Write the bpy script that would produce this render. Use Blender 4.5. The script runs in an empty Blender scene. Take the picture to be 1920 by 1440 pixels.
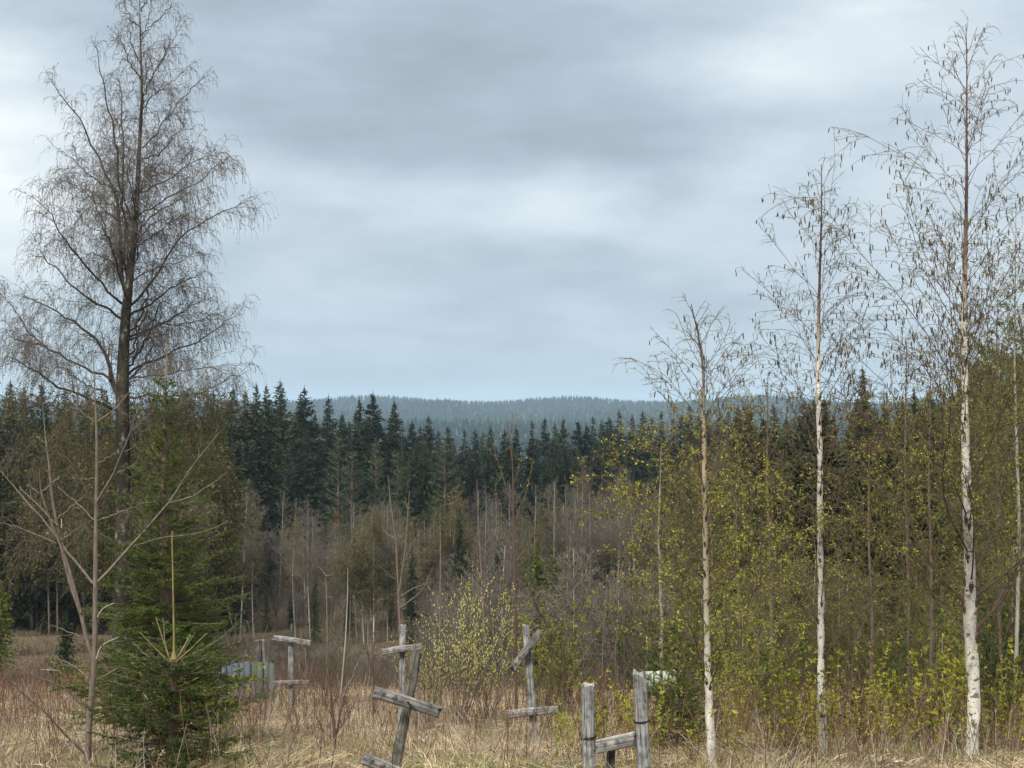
import bpy, math
import numpy as np
def LOG(*a): pass

# ------------------------------------------------------------------ camera
rng = np.random.default_rng(11)
S = bpy.context.scene
COL = S.collection
F = 2637.0                      # focal length in pixels of a 1920 px wide picture
PITCH = math.atan((765 - 720) / F)
cam_d = bpy.data.cameras.new('camera'); cam_d.sensor_width = 36; cam_d.lens = F / 1920 * 36
cam_d.clip_start = 0.1; cam_d.clip_end = 20000
cam = bpy.data.objects.new('camera', cam_d); COL.objects.link(cam)
cam.location = (0, 0, 0); cam.rotation_euler = (math.pi / 2 + PITCH, 0, 0)
S.camera = cam
S.render.resolution_x = 1024; S.render.resolution_y = 768
S.view_settings.view_transform = 'Standard'; S.view_settings.look = 'None'
S.view_settings.exposure = 0.13; S.view_settings.gamma = 1.0

# ------------------------------------------------------------------ sun and overcast sky
SUN_EL, SUN_AZ = math.radians(48), math.radians(205)     # azimuth clockwise from +Y
sun_d = bpy.data.lights.new('sun', 'SUN'); sun_d.energy = 4.6; sun_d.angle = math.radians(12)
sun_d.color = (1.0, 0.94, 0.84)
sun = bpy.data.objects.new('sun', sun_d); COL.objects.link(sun)
sun.rotation_euler = (math.pi / 2 - SUN_EL, 0, math.pi - SUN_AZ)

W = bpy.data.worlds.new('World'); S.world = W; W.use_nodes = True
nt = W.node_tree; nt.nodes.clear()
def N(t, **kw):
    n = nt.nodes.new(t)
    for k, v in kw.items(): setattr(n, k, v)
    return n
L = lambda a, b: nt.links.new(a, b)
def M(op, a, b=None, clamp=False):
    n = N('ShaderNodeMath', operation=op); n.use_clamp = clamp
    for i, v in enumerate((a, b)):
        if v is None: continue
        if isinstance(v, (int, float)): n.inputs[i].default_value = v
        else: L(v, n.inputs[i])
    return n.outputs[0]
tc = N('ShaderNodeTexCoord'); sep = N('ShaderNodeSeparateXYZ')
L(tc.outputs['Generated'], sep.inputs[0])
gx, gy, gzz = sep.outputs
nz = N('ShaderNodeTexNoise'); nz.inputs['Scale'].default_value = 3.2; nz.inputs['Detail'].default_value = 9; nz.inputs['Roughness'].default_value = 0.56
mp = N('ShaderNodeMapping'); mp.inputs['Scale'].default_value = (1.0, 1.0, 3.0); mp.inputs['Location'].default_value = (2.3, 0.4, 1.1)
L(tc.outputs['Generated'], mp.inputs[0]); L(mp.outputs[0], nz.inputs[0])
nw = N('ShaderNodeTexNoise'); nw.inputs['Scale'].default_value = 5.0; nw.inputs['Detail'].default_value = 4
L(mp.outputs[0], nw.inputs[0])
wsep = N('ShaderNodeSeparateColor'); L(nw.outputs['Color'], wsep.inputs[0])
az = M('ADD', M('ARCTAN2', gx, gy), M('MULTIPLY', M('SUBTRACT', wsep.outputs[0], 0.5), 0.22))
el = M('ADD', M('ARCSINE', gzz), M('MULTIPLY', M('SUBTRACT', wsep.outputs[1], 0.5), 0.10))
def blob(px, py, wx, wy, amp):
    a0 = math.atan((px - 960) / F); e0 = math.atan((765 - py) / F); sa = wx / F; se = wy / F
    q = M('ADD', M('POWER', M('ABSOLUTE', M('DIVIDE', M('SUBTRACT', az, a0), sa)), 2.0),
          M('POWER', M('ABSOLUTE', M('DIVIDE', M('SUBTRACT', el, e0), se)), 2.0))
    return M('MULTIPLY', M('EXPONENT', M('MULTIPLY', q, -1.0)), amp * 1.25)
tot = M('MULTIPLY', M('SUBTRACT', nz.outputs['Fac'], 0.5), 0.85)
n2 = N('ShaderNodeTexNoise'); n2.inputs['Scale'].default_value = 9.0; n2.inputs['Detail'].default_value = 8; n2.inputs['Roughness'].default_value = .6
mp2 = N('ShaderNodeMapping'); mp2.inputs['Scale'].default_value = (1.0, 1.0, 3.6); L(tc.outputs['Generated'], mp2.inputs[0]); L(mp2.outputs[0], n2.inputs[0])
tot = M('ADD', tot, M('MULTIPLY', M('SUBTRACT', n2.outputs['Fac'], .5), .42))
for b in [(20, 300, 170, 260, .50), (330, 0, 300, 90, -.18), (800, 170, 460, 190, -.11), (1120, 300, 160, 60, -.12),
          (1010, 390, 230, 75, .26), (700, 350, 160, 60, .14), (1600, 90, 330, 150, .30), (1450, 330, 140, 60, .14),
          (1330, 530, 260, 50, -.16), (620, 600, 150, 60, .10), (1850, 560, 300, 120, .10), (950, 690, 500, 45, .04),
          (480, 250, 90, 120, .05), (700, 640, 500, 20, -.05), (1250, 120, 150, 80, -.03)]:
    tot = M('ADD', tot, blob(*b))
ramp = N('ShaderNodeValToRGB')
L(M('ADD', tot, 0.42, clamp=True), ramp.inputs[0])
e = ramp.color_ramp.elements
e[0].position = 0.0; e[0].color = (0.31, 0.375, 0.425, 1)
e[1].position = 1.0; e[1].color = (0.88, 0.94, 0.955, 1)
for p_, c_ in ((0.3, (0.43, 0.51, 0.59, 1)), (0.5, (0.545, 0.635, 0.715, 1)), (0.75, (0.71, 0.79, 0.85, 1))):
    k = e.new(p_); k.color = c_
# bluish band close to the horizon
hz = M('EXPONENT', M('MULTIPLY', M('POWER', M('ABSOLUTE', M('DIVIDE', gzz, 0.075)), 2.0), -1.0))
mixh = N('ShaderNodeMix', data_type='RGBA'); L(M('MULTIPLY', hz, 0.5), mixh.inputs['Factor'])
L(ramp.outputs[0], mixh.inputs['A']); mixh.inputs['B'].default_value = (0.47, 0.61, 0.73, 1)
# overcast sky is brighter overhead
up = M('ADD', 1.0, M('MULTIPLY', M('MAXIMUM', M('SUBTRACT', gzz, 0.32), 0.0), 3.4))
zen = N('ShaderNodeMix', data_type='RGBA'); L(M('MULTIPLY', M('MAXIMUM', M('SUBTRACT', gzz, 0.33), 0.0), 2.2, clamp=True), zen.inputs['Factor'])  # whiter zenith tint, added out of view to warm the light on vegetation
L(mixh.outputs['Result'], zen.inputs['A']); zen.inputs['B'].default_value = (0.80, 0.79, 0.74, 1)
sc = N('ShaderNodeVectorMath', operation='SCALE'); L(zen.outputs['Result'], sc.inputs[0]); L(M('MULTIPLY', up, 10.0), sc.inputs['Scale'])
sky = N('ShaderNodeTexSky', sky_type='NISHITA'); sky.sun_disc = False; sky.sun_elevation = SUN_EL; sky.sun_rotation = SUN_AZ
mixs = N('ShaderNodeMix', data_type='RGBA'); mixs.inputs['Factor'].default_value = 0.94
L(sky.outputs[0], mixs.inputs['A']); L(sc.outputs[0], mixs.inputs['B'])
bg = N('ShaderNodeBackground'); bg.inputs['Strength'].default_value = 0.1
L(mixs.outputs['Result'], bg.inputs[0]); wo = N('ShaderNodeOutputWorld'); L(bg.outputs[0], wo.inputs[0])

# ------------------------------------------------------------------ pixel -> place
cp, sp_ = math.cos(PITCH), math.sin(PITCH)
def ray(px, py):
    a = (px - 960) / F; b = (720 - py) / F
    return np.array([a, cp - sp_ * b, sp_ + cp * b])
def at(px, py, Y):
    d = ray(px, py); return d * (Y / d[1])
GY = [-60, 0, 5, 10, 14, 18, 24, 30, 34, 40, 50, 62, 80, 105, 125, 160, 200, 300, 500, 800, 1100, 1400, 1520, 1750, 2000, 2400, 2700, 3200, 5200]
GZ = [-1.4, -1.6, -1.8, -2.75, -3.62, -4.35, -5.4, -6.3, -6.75, -8.2, -10.3, -12, -13.8, -15.6, -17, -21, -26, -40, -54, -52, -42, -32, -30, -38, -34, -10, 0, -22, -60]
def gz(x, y):
    x = np.asarray(x, float); y = np.asarray(y, float)
    z = (np.interp(y, GY, GZ) + np.interp(y * 0.97 - 1, GY, GZ) + np.interp(y * 1.03 + 1, GY, GZ)) / 3
    u = x / np.maximum(np.abs(y), 8)
    far = np.clip((y - 900) / 1500, 0, 1)
    z = z + far * (4.5 * np.exp(-((u - 0.02) / 0.10) ** 2) - 3 * np.sin(u * 21 + 1) - 2.5 * np.sin(u * 47 + y / 300))
    near = np.clip(1 - y / 45, 0, 1)
    z = z + near * (0.07 * np.sin(x * 1.1 + 0.6 * y) + 0.05 * np.sin(x * 2.3 - y * 1.7) + 0.035 * np.sin(4.1 * x + 3.3 * y) + 0.02 * np.sin(9 * x - 7 * y))
    mid = np.clip((y - 40) / 30, 0, 1) * np.clip(1 - (y - 150) / 100, 0, 1)
    z = z + mid * (0.5 * np.sin(x * 0.13 + y * 0.07) + 0.25 * np.sin(x * 0.4 - y * 0.31))
    return z
def hit(px, py):
    """distance Y at which the view ray meets the near ground"""
    ys = np.linspace(8, 36, 600); d = ray(px, py)
    diff = d[2] * ys / d[1] - gz(d[0] * ys / d[1], ys)
    i = np.argmax(diff < 0); return ys[i]

# ------------------------------------------------------------------ materials
def new_mat(name):
    m = bpy.data.materials.new(name); m.use_nodes = True
    t = m.node_tree; t.nodes.clear(); return m, t
def mnode(t, ty, **kw):
    n = t.nodes.new(ty)
    for k, v in kw.items(): setattr(n, k, v)
    return n
def ramp_node(t, stops):
    r = mnode(t, 'ShaderNodeValToRGB'); e = r.color_ramp.elements
    e[0].position = stops[0][0]; e[0].color = (*stops[0][1], 1)
    e[1].position = stops[-1][0]; e[1].color = (*stops[-1][1], 1)
    for p, c in stops[1:-1]:
        k = e.new(p); k.color = (*c, 1)
    return r
def leaf_mat(name, stops, trans=0.35, rough=0.6, objvar=0.35, spec=0.25):
    m, t = new_mat(name)
    at_ = mnode(t, 'ShaderNodeAttribute', attribute_name='r')
    oi = mnode(t, 'ShaderNodeObjectInfo')
    mx = mnode(t, 'ShaderNodeMath', operation='MULTIPLY_ADD'); mx.inputs[1].default_value = objvar; 
    t.links.new(oi.outputs['Random'], mx.inputs[0])
    sc2 = mnode(t, 'ShaderNodeMath', operation='MULTIPLY'); sc2.inputs[1].default_value = 1 - objvar
    t.links.new(at_.outputs['Fac'], sc2.inputs[0]); t.links.new(sc2.outputs[0], mx.inputs[2])
    r = ramp_node(t, stops); t.links.new(mx.outputs[0], r.inputs[0])
    p = mnode(t, 'ShaderNodeBsdfPrincipled'); p.inputs['Roughness'].default_value = rough
    p.inputs['Specular IOR Level'].default_value = spec
    t.links.new(r.outputs[0], p.inputs['Base Color'])
    o = mnode(t, 'ShaderNodeOutputMaterial')
    if trans > 0:
        tr = mnode(t, 'ShaderNodeBsdfTranslucent'); t.links.new(r.outputs[0], tr.inputs[0])
        ms = mnode(t, 'ShaderNodeMixShader'); ms.inputs[0].default_value = trans
        t.links.new(p.outputs[0], ms.inputs[1]); t.links.new(tr.outputs[0], ms.inputs[2]); t.links.new(ms.outputs[0], o.inputs[0])
    else: t.links.new(p.outputs[0], o.inputs[0])
    return m
def noise_mat(name, stops, scale=(6, 6, 6), nscale=1.0, rough=0.85, detail=6, bump=0.0, spec=0.2, dist=0.0):
    m, t = new_mat(name)
    tcn = mnode(t, 'ShaderNodeTexCoord'); mpn = mnode(t, 'ShaderNodeMapping'); mpn.inputs['Scale'].default_value = scale
    t.links.new(tcn.outputs['Object'], mpn.inputs[0])
    n = mnode(t, 'ShaderNodeTexNoise'); n.inputs['Scale'].default_value = nscale; n.inputs['Detail'].default_value = detail
    n.inputs['Roughness'].default_value = 0.65; n.inputs['Distortion'].default_value = dist
    t.links.new(mpn.outputs[0], n.inputs[0])
    r = ramp_node(t, stops); t.links.new(n.outputs['Fac'], r.inputs[0])
    p = mnode(t, 'ShaderNodeBsdfPrincipled'); p.inputs['Roughness'].default_value = rough; p.inputs['Specular IOR Level'].default_value = spec
    t.links.new(r.outputs[0], p.inputs['Base Color'])
    if bump:
        b = mnode(t, 'ShaderNodeBump'); b.inputs['Strength'].default_value = bump; b.inputs['Distance'].default_value = 0.02
        t.links.new(n.outputs['Fac'], b.inputs['Height']); t.links.new(b.outputs[0], p.inputs['Normal'])
    o = mnode(t, 'ShaderNodeOutputMaterial'); t.links.new(p.outputs[0], o.inputs[0])
    return m
def birch_bark(name, z_tan, z_brown, dark_base=0.0, marks=1.0, gold=(.36, .30, .24), first=(.58, .54, .47)):
    """white bark with black lenticels; above z_tan it turns tan, above z_brown red-brown"""
    m, t = new_mat(name); lk = t.links.new
    tcn = mnode(t, 'ShaderNodeTexCoord')
    def noi(sc, det, th0, th1, c0, c1):
        mpn = mnode(t, 'ShaderNodeMapping'); mpn.inputs['Scale'].default_value = sc; lk(tcn.outputs['Object'], mpn.inputs[0])
        n = mnode(t, 'ShaderNodeTexNoise'); n.inputs['Scale'].default_value = 1; n.inputs['Detail'].default_value = det; lk(mpn.outputs[0], n.inputs[0])
        r = ramp_node(t, [(th0, c0), (th1, c1)]); lk(n.outputs['Fac'], r.inputs[0]); return r.outputs[0]
    base = noi((14, 14, 5), 5, .3, .75, (.30, .28, .235), (.62, .59, .53))
    l1 = noi((24, 24, 85), 3, .61, .65, (0, 0, 0), (1, 1, 1))
    l2 = noi((8, 8, 12), 5, .60, .64, (0, 0, 0), (1, 1, 1))
    sx = mnode(t, 'ShaderNodeSeparateXYZ'); lk(tcn.outputs['Object'], sx.inputs[0])
    rz = mnode(t, 'ShaderNodeMapRange'); lk(sx.outputs[2], rz.inputs[0]); rz.inputs[1].default_value = z_tan; rz.inputs[2].default_value = z_brown
    rr = ramp_node(t, [(0, (0, 0, 0)), (1, (1, 1, 1))]); lk(rz.outputs[0], rr.inputs[0])
    rc = ramp_node(t, [(0, first), (.45, gold), (1, (.085, .045, .038))]); lk(rz.outputs[0], rc.inputs[0]); rr = ramp_node(t, [(0, (0, 0, 0)), (.5, (.9, .9, .9)), (1, (1, 1, 1))]); lk(rz.outputs[0], rr.inputs[0]); mixz = mnode(t, 'ShaderNodeMix', data_type='RGBA'); lk(rr.outputs[0], mixz.inputs['Factor']); lk(base, mixz.inputs['A']); lk(rc.outputs[0], mixz.inputs['B'])
    cur = mixz.outputs['Result']
    for k, (f, c) in enumerate(((l1, (.05, .04, .035, 1)), (l2, (.035, .03, .028, 1)))):
        mm = mnode(t, 'ShaderNodeMix', data_type='RGBA'); ff = mnode(t, 'ShaderNodeMath', operation='MULTIPLY'); ff.inputs[1].default_value = 0.8 * marks
        lk(f, ff.inputs[0]); lk(ff.outputs[0], mm.inputs['Factor']); lk(cur, mm.inputs['A']); mm.inputs['B'].default_value = c; cur = mm.outputs['Result']
    if dark_base > 0:
        rb = mnode(t, 'ShaderNodeMapRange'); lk(sx.outputs[2], rb.inputs[0]); rb.inputs[1].default_value = dark_base; rb.inputs[2].default_value = dark_base * .5
        mm = mnode(t, 'ShaderNodeMix', data_type='RGBA'); lk(rb.outputs[0], mm.inputs['Factor']); lk(cur, mm.inputs['A']); mm.inputs['B'].default_value = (.055, .05, .04, 1); cur = mm.outputs['Result']
    p = mnode(t, 'ShaderNodeBsdfPrincipled'); p.inputs['Roughness'].default_value = 0.7; p.inputs['Specular IOR Level'].default_value = 0.25
    lk(cur, p.inputs['Base Color']); o = mnode(t, 'ShaderNodeOutputMaterial'); lk(p.outputs[0], o.inputs[0])
    return m
def wood_mat(name, stops, along='Z', moss=0.0):
    m, t = new_mat(name); lk = t.links.new
    tcn = mnode(t, 'ShaderNodeTexCoord')
    sc = {'Z': (55, 55, 2.2), 'X': (2.2, 55, 55)}[along]
    mpn = mnode(t, 'ShaderNodeMapping'); mpn.inputs['Scale'].default_value = sc; lk(tcn.outputs['Object'], mpn.inputs[0])
    n = mnode(t, 'ShaderNodeTexNoise'); n.inputs['Scale'].default_value = 1; n.inputs['Detail'].default_value = 7; n.inputs['Roughness'].default_value = .7; n.inputs['Distortion'].default_value = .6
    lk(mpn.outputs[0], n.inputs[0])
    r = ramp_node(t, stops); lk(n.outputs['Fac'], r.inputs[0])
    n2 = mnode(t, 'ShaderNodeTexNoise'); n2.inputs['Scale'].default_value = 9; n2.inputs['Detail'].default_value = 5; lk(tcn.outputs['Object'], n2.inputs[0])
    r2 = ramp_node(t, [(.35, (.55, .55, .55)), (.7, (1.15, 1.15, 1.15))]); lk(n2.outputs['Fac'], r2.inputs[0])
    mm = mnode(t, 'ShaderNodeMix', data_type='RGBA', blend_type='MULTIPLY'); mm.inputs['Factor'].default_value = 1
    lk(r.outputs[0], mm.inputs['A']); lk(r2.outputs[0], mm.inputs['B']); cur = mm.outputs['Result']
    if moss:
        n3 = mnode(t, 'ShaderNodeTexNoise'); n3.inputs['Scale'].default_value = 16; n3.inputs['Detail'].default_value = 6; lk(tcn.outputs['Object'], n3.inputs[0])
        r3 = ramp_node(t, [(.55, (0, 0, 0)), (.66, (moss, moss, moss))]); lk(n3.outputs['Fac'], r3.inputs[0])
        m3 = mnode(t, 'ShaderNodeMix', data_type='RGBA'); lk(r3.outputs[0], m3.inputs['Factor']); lk(cur, m3.inputs['A']); m3.inputs['B'].default_value = (.035, .035, .028, 1); cur = m3.outputs['Result']
    p = mnode(t, 'ShaderNodeBsdfPrincipled'); p.inputs['Roughness'].default_value = 0.85; p.inputs['Specular IOR Level'].default_value = 0.15
    lk(cur, p.inputs['Base Color'])
    b = mnode(t, 'ShaderNodeBump'); b.inputs['Strength'].default_value = .9; b.inputs['Distance'].default_value = .008
    lk(n.outputs['Fac'], b.inputs['Height']); lk(b.outputs[0], p.inputs['Normal'])
    o = mnode(t, 'ShaderNodeOutputMaterial'); lk(p.outputs[0], o.inputs[0])
    return m

MT = dict(
    limb_dark=noise_mat('dark birch limb', [(.3, (.018, .015, .012)), (.7, (.065, .054, .043))], scale=(4, 4, 4), nscale=2),
    twig_dark=noise_mat('dark birch twig', [(.3, (.055, .045, .036)), (.7, (.16, .13, .105))], nscale=9),
    twig_red=noise_mat('reddish birch twig', [(.3, (.05, .032, .028)), (.7, (.12, .075, .06))], nscale=9),
    twig_grey=noise_mat('grey alder twig', [(.3, (.068, .059, .048)), (.7, (.16, .14, .113))], nscale=2),
    twig_tan=noise_mat('tan birch twig', [(.3, (.068, .054, .028)), (.7, (.15, .118, .056))], nscale=2),
    bark_grey=noise_mat('grey alder bark', [(.3, (.13, .12, .10)), (.7, (.36, .34, .30))], scale=(6, 6, 1.5), bump=.4),
    bark_sap=noise_mat('pinkish brown sapling bark', [(.3, (.075, .060, .048)), (.7, (.19, .152, .122))], scale=(30, 30, 9), nscale=1, bump=.4),
    bark_pale=noise_mat('bleached dead twig', [(.3, (.20, .17, .14)), (.7, (.46, .41, .35))], nscale=6),
    bark_spruce=noise_mat('spruce bark', [(.3, (.06, .045, .035)), (.7, (.16, .12, .09))], scale=(12, 12, 6), bump=.5),
    bark_leader=noise_mat('young spruce shoot bark', [(.3, (.12, .095, .035)), (.7, (.27, .215, .085))], scale=(20, 20, 8)),
    needle=leaf_mat('spruce needles', [(0, (.022, .040, .005)), (.5, (.050, .080, .009)), (1, (.12, .155, .018))], trans=.15),
    needle_far=leaf_mat('distant spruce needles', [(0, (.005, .011, .004)), (.5, (.013, .024, .007)), (1, (.038, .052, .010))], trans=.1, objvar=.55),
    needle_olive=leaf_mat('olive spruce needles', [(0, (.014, .021, .004)), (.5, (.036, .042, .008)), (1, (.090, .080, .016))], trans=.15, objvar=.5),
    needle_pine=leaf_mat('pine needles', [(0, (.018, .036, .012)), (1, (.055, .085, .025))], trans=.15),
    leaf_gold=leaf_mat('budding golden leaves', [(0, (.022, .026, .005)), (.6, (.065, .066, .011)), (1, (.18, .15, .025))], trans=.3),
    leaf_new=leaf_mat('new birch leaves', [(0, (.085, .085, .010)), (.6, (.22, .22, .028)), (1, (.42, .42, .07))], trans=.4),
    leaf_green=leaf_mat('green bush leaves', [(0, (.028, .045, .007)), (.6, (.080, .105, .015)), (1, (.21, .24, .035))], trans=.35),
    leaf_olive=leaf_mat('olive budding leaves', [(0, (.020, .028, .005)), (.6, (.062, .074, .013)), (1, (.19, .195, .035))], trans=.35, objvar=.4),
    leaf_tan=leaf_mat('tan buds', [(0, (.15, .11, .06)), (1, (.30, .23, .12))], trans=.2, objvar=.4),
    catkin=leaf_mat('brown catkins', [(0, (.032, .022, .016)), (1, (.10, .066, .045))], trans=0),
    catkin_y=leaf_mat('yellow willow catkins', [(0, (.30, .28, .06)), (1, (.62, .58, .20))], trans=.2),
    straw=leaf_mat('dry straw grass', [(0, (.10, .065, .032)), (.3, (.26, .185, .10)), (.6, (.56, .46, .29)), (1, (.86, .77, .58))], trans=.25, rough=.7),
    leaf_shoot=leaf_mat('yellow green shoots', [(0, (.085, .082, .011)), (.5, (.26, .265, .028)), (1, (.58, .58, .075))], trans=.4),
    grass=leaf_mat('fresh grass', [(0, (.05, .085, .012)), (1, (.20, .25, .05))], trans=.3),
    stalk=leaf_mat('red brown stalks', [(0, (.045, .020, .013)), (.5, (.12, .055, .035)), (.85, (.24, .145, .095)), (1, (.60, .52, .42))], trans=0),
    brush=leaf_mat('brown valley brush', [(0, (.04, .028, .018)), (.6, (.095, .070, .045)), (1, (.19, .15, .10))], trans=.1),
    wood_grey=wood_mat('weathered grey wood upright', [(.34, (.03, .03, .03)), (.46, (.19, .19, .185)), (.7, (.46, .46, .445))], 'Z', .6),
    wood_bar=wood_mat('weathered grey wood bar', [(.34, (.03, .028, .026)), (.46, (.18, .175, .165)), (.7, (.44, .43, .41))], 'X', .75),
    wood_dark=wood_mat('dark lichen wood', [(.32, (.03, .028, .024)), (.55, (.12, .11, .095)), (.75, (.27, .255, .22))], 'Z', .8),
    wood_bardark=wood_mat('dark lichen wood bar', [(.32, (.035, .033, .03)), (.5, (.16, .155, .145)), (.72, (.38, .37, .35))], 'X', .9),
    wire=noise_mat('rusty black wire', [(.3, (.012, .011, .01)), (.7, (.03, .025, .022))]),
    ground=noise_mat('earth and thatch', [(.3, (.04, .030, .018)), (.55, (.095, .072, .044)), (.8, (.17, .135, .085))], scale=(3, 3, 3), detail=10, rough=1),
)
def board_mat(name, c0, c1):
    m = noise_mat(name, [(.3, c0), (.7, c1)], scale=(14, 14, 1.6), detail=7, rough=.8, bump=.3); return m
MT['board_blue'] = board_mat('faded blue paint', (.045, .062, .078), (.085, .11, .13))
MT['board_green'] = board_mat('faded grey green paint', (.045, .056, .050), (.085, .10, .088))
MT['board_pale'] = noise_mat('flaking pale green paint', [(.40, (.09, .09, .075)), (.5, (.26, .30, .235)), (.66, (.50, .56, .46))], scale=(22, 22, 5), detail=8, rough=.8, bump=.4)

# ------------------------------------------------------------------ mesh building
class Geo:
    def __init__(s): s.v = []; s.q = []; s.t = []; s.n = 0; s.rq = []; s.rt = []
    def add(s, v, quads=None, tris=None, r=None):
        v = np.asarray(v, np.float32).reshape(-1, 3)
        if quads is not None and len(quads):
            q = np.asarray(quads).reshape(-1, 4); s.q.append(q + s.n); s.rq.append(np.broadcast_to(np.float32(0.5) if r is None else np.asarray(r, np.float32), (len(q),)))
        if tris is not None and len(tris):
            q = np.asarray(tris).reshape(-1, 3); s.t.append(q + s.n); s.rt.append(np.broadcast_to(np.float32(0.5) if r is None else np.asarray(r, np.float32), (len(q),)))
        s.v.append(v); s.n += len(v)
    def mesh(s, name, mats, smooth=False):
        me = bpy.data.meshes.new(name)
        v = np.concatenate(s.v); q = np.concatenate(s.q) if s.q else np.zeros((0, 4), int); t = np.concatenate(s.t) if s.t else np.zeros((0, 3), int)
        me.vertices.add(len(v)); me.vertices.foreach_set('co', v.ravel())
        nl = q.size + t.size; me.loops.add(nl); me.loops.foreach_set('vertex_index', np.concatenate([q.ravel(), t.ravel()]).astype(np.int32))
        npoly = len(q) + len(t); me.polygons.add(npoly)
        ls = np.concatenate([np.arange(len(q)) * 4, q.size + np.arange(len(t)) * 3]).astype(np.int32)
        me.polygons.foreach_set('loop_start', ls)
        me.update(calc_edges=True)
        a = me.attributes.new('r', 'FLOAT', 'FACE')
        a.data.foreach_set('value', np.concatenate(s.rq + s.rt).astype(np.float32))
        if smooth: me.polygons.foreach_set('use_smooth', np.ones(npoly, bool))
        for m in (mats if isinstance(mats, (list, tuple)) else [mats]): me.materials.append(MT[m] if isinstance(m, str) else m)
        me.update(); return me
def norm(v): return v / np.maximum(np.linalg.norm(v, axis=-1, keepdims=True), 1e-9)
def rv(n): return norm(rng.normal(size=(n, 3)))
def tubes(g, P, R, K=3, r=None, cap=False):
    P = np.asarray(P, float); R = np.asarray(R, float)
    n, s = P.shape[:2]
    T = norm(np.gradient(P, axis=1)); ref = rv(n)[:, None, :] if s < 12 else np.tile(np.array([[.9, .3, .05]]), (n, 1))[:, None, :]
    U = norm(np.cross(T, ref)); V = np.cross(T, U)
    a = np.arange(K) * 2 * math.pi / K
    pts = P[:, :, None] + R[:, :, None, None] * (np.cos(a)[:, None] * U[:, :, None] + np.sin(a)[:, None] * V[:, :, None])
    idx = np.arange(n * s * K).reshape(n, s, K)
    i0 = idx[:, :-1]; i1 = idx[:, 1:]
    Q = np.stack([i0, np.roll(i0, -1, 2), np.roll(i1, -1, 2), i1], -1)
    rr = rng.random(n) if r is None else np.broadcast_to(r, (n,))
    g.add(pts, quads=Q, r=np.repeat(rr, (s - 1) * K))
def resample(pts, rad, s):
    pts = np.asarray(pts, float); rad = np.asarray(rad, float)
    d = np.r_[0, np.cumsum(np.linalg.norm(np.diff(pts, axis=0), axis=1))]; t = np.linspace(0, d[-1], s)
    # smooth interpolation (Catmull-like through numpy: linear then blur)
    out = np.stack([np.interp(t, d, pts[:, i]) for i in range(3)], 1)
    for _ in range(2): out[1:-1] = (out[:-2] + 2 * out[1:-1] + out[2:]) / 4
    return out, np.interp(t, d, rad)
def grow(st, di, ln, s, grav=0.0, wob=0.15, up=None):
    """polylines from starts, directions, lengths; grav bends them down (negative: up)"""
    n = len(st); P = np.zeros((n, s, 3)); P[:, 0] = st; d = norm(di)
    gv = np.broadcast_to(grav, (n,))[:, None] * np.array([[0, 0, -1.0]])
    for k in range(1, s):
        P[:, k] = P[:, k - 1] + d * (ln / (s - 1))[:, None]
        d = norm(d + gv / (s - 1) + wob * rng.normal(size=(n, 3)) / math.sqrt(s))
    return P
def plen(P): return np.linalg.norm(np.diff(P, axis=1), axis=2).sum(1)
def sample(P, R, idx, t):
    s = P.shape[1]; f = np.clip(t, 0, .9999) * (s - 1); i = f.astype(int); w = (f - i)[:, None]
    p = P[idx, i] * (1 - w) + P[idx, i + 1] * w; T = norm(P[idx, i + 1] - P[idx, i]); r = R[idx, i] * (1 - w[:, 0]) + R[idx, i + 1] * w[:, 0]
    return p, T, r
def sprout(P, R, dens, t0=.15, t1=1., ang=50, aj=12, lf=.4, lj=.3, taper=.6, s=5, grav=0., wob=.15, rad=.45, rmin=.002, lmin=0.0, maxn=60, absl=None, upb=0., lfn=None):
    """children: dens per metre of parent"""
    Lp = plen(P); cnt = np.clip(np.round(Lp * dens * (t1 - t0) + rng.random(len(Lp)) - .5), 0, maxn).astype(int)
    idx = np.repeat(np.arange(len(P)), cnt); n = len(idx)
    t = t0 + (t1 - t0) * rng.random(n)
    p, T, r = sample(P, R, idx, t)
    perp = norm(np.cross(T, rv(n))); perp[:, 2] += upb; perp = norm(perp)
    a = np.radians(ang + aj * rng.normal(size=n))[:, None]
    d = np.cos(a) * T + np.sin(a) * perp
    base = (Lp[idx] * lf) if absl is None else absl
    if lfn is not None: base = lfn(p)
    ln = np.maximum(base * (1 - taper * t) * (1 + lj * rng.normal(size=n)).clip(.3, 2), lmin)
    C = grow(p, d, ln, s, grav, wob)
    r0 = np.maximum(r * rad, rmin); RC = r0[:, None] * np.linspace(1, .35, s)[None]; RC = np.maximum(RC, rmin * .7)
    return C, RC
def leaves(g, p, size, asp=.6, down=0.0, sj=.3):
    n = len(p); ax = rv(n); ax[:, 2] -= down; ax = norm(ax); sd = norm(np.cross(ax, rv(n)))
    s = (size * (1 + sj * rng.normal(size=n)).clip(.4, 1.8))[:, None]
    v = np.stack([p, p + ax * s * .5 + sd * s * asp * .5, p + ax * s, p + ax * s * .5 - sd * s * asp * .5], 1)
    g.add(v, quads=np.arange(n * 4).reshape(n, 4), r=rng.random(n))
def sprays(g, p, ax, ln, w, r=None):
    n = len(p); sd = norm(np.cross(ax, rv(n) * [.5, .5, 1])); ln = np.broadcast_to(ln, (n,))[:, None]; w = np.broadcast_to(w, (n,))[:, None]
    v = np.stack([p - sd * w * .5, p + sd * w * .5, p + ax * ln], 1)
    g.add(v, tris=np.arange(n * 3).reshape(n, 3), r=rng.random(n) if r is None else r)
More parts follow.
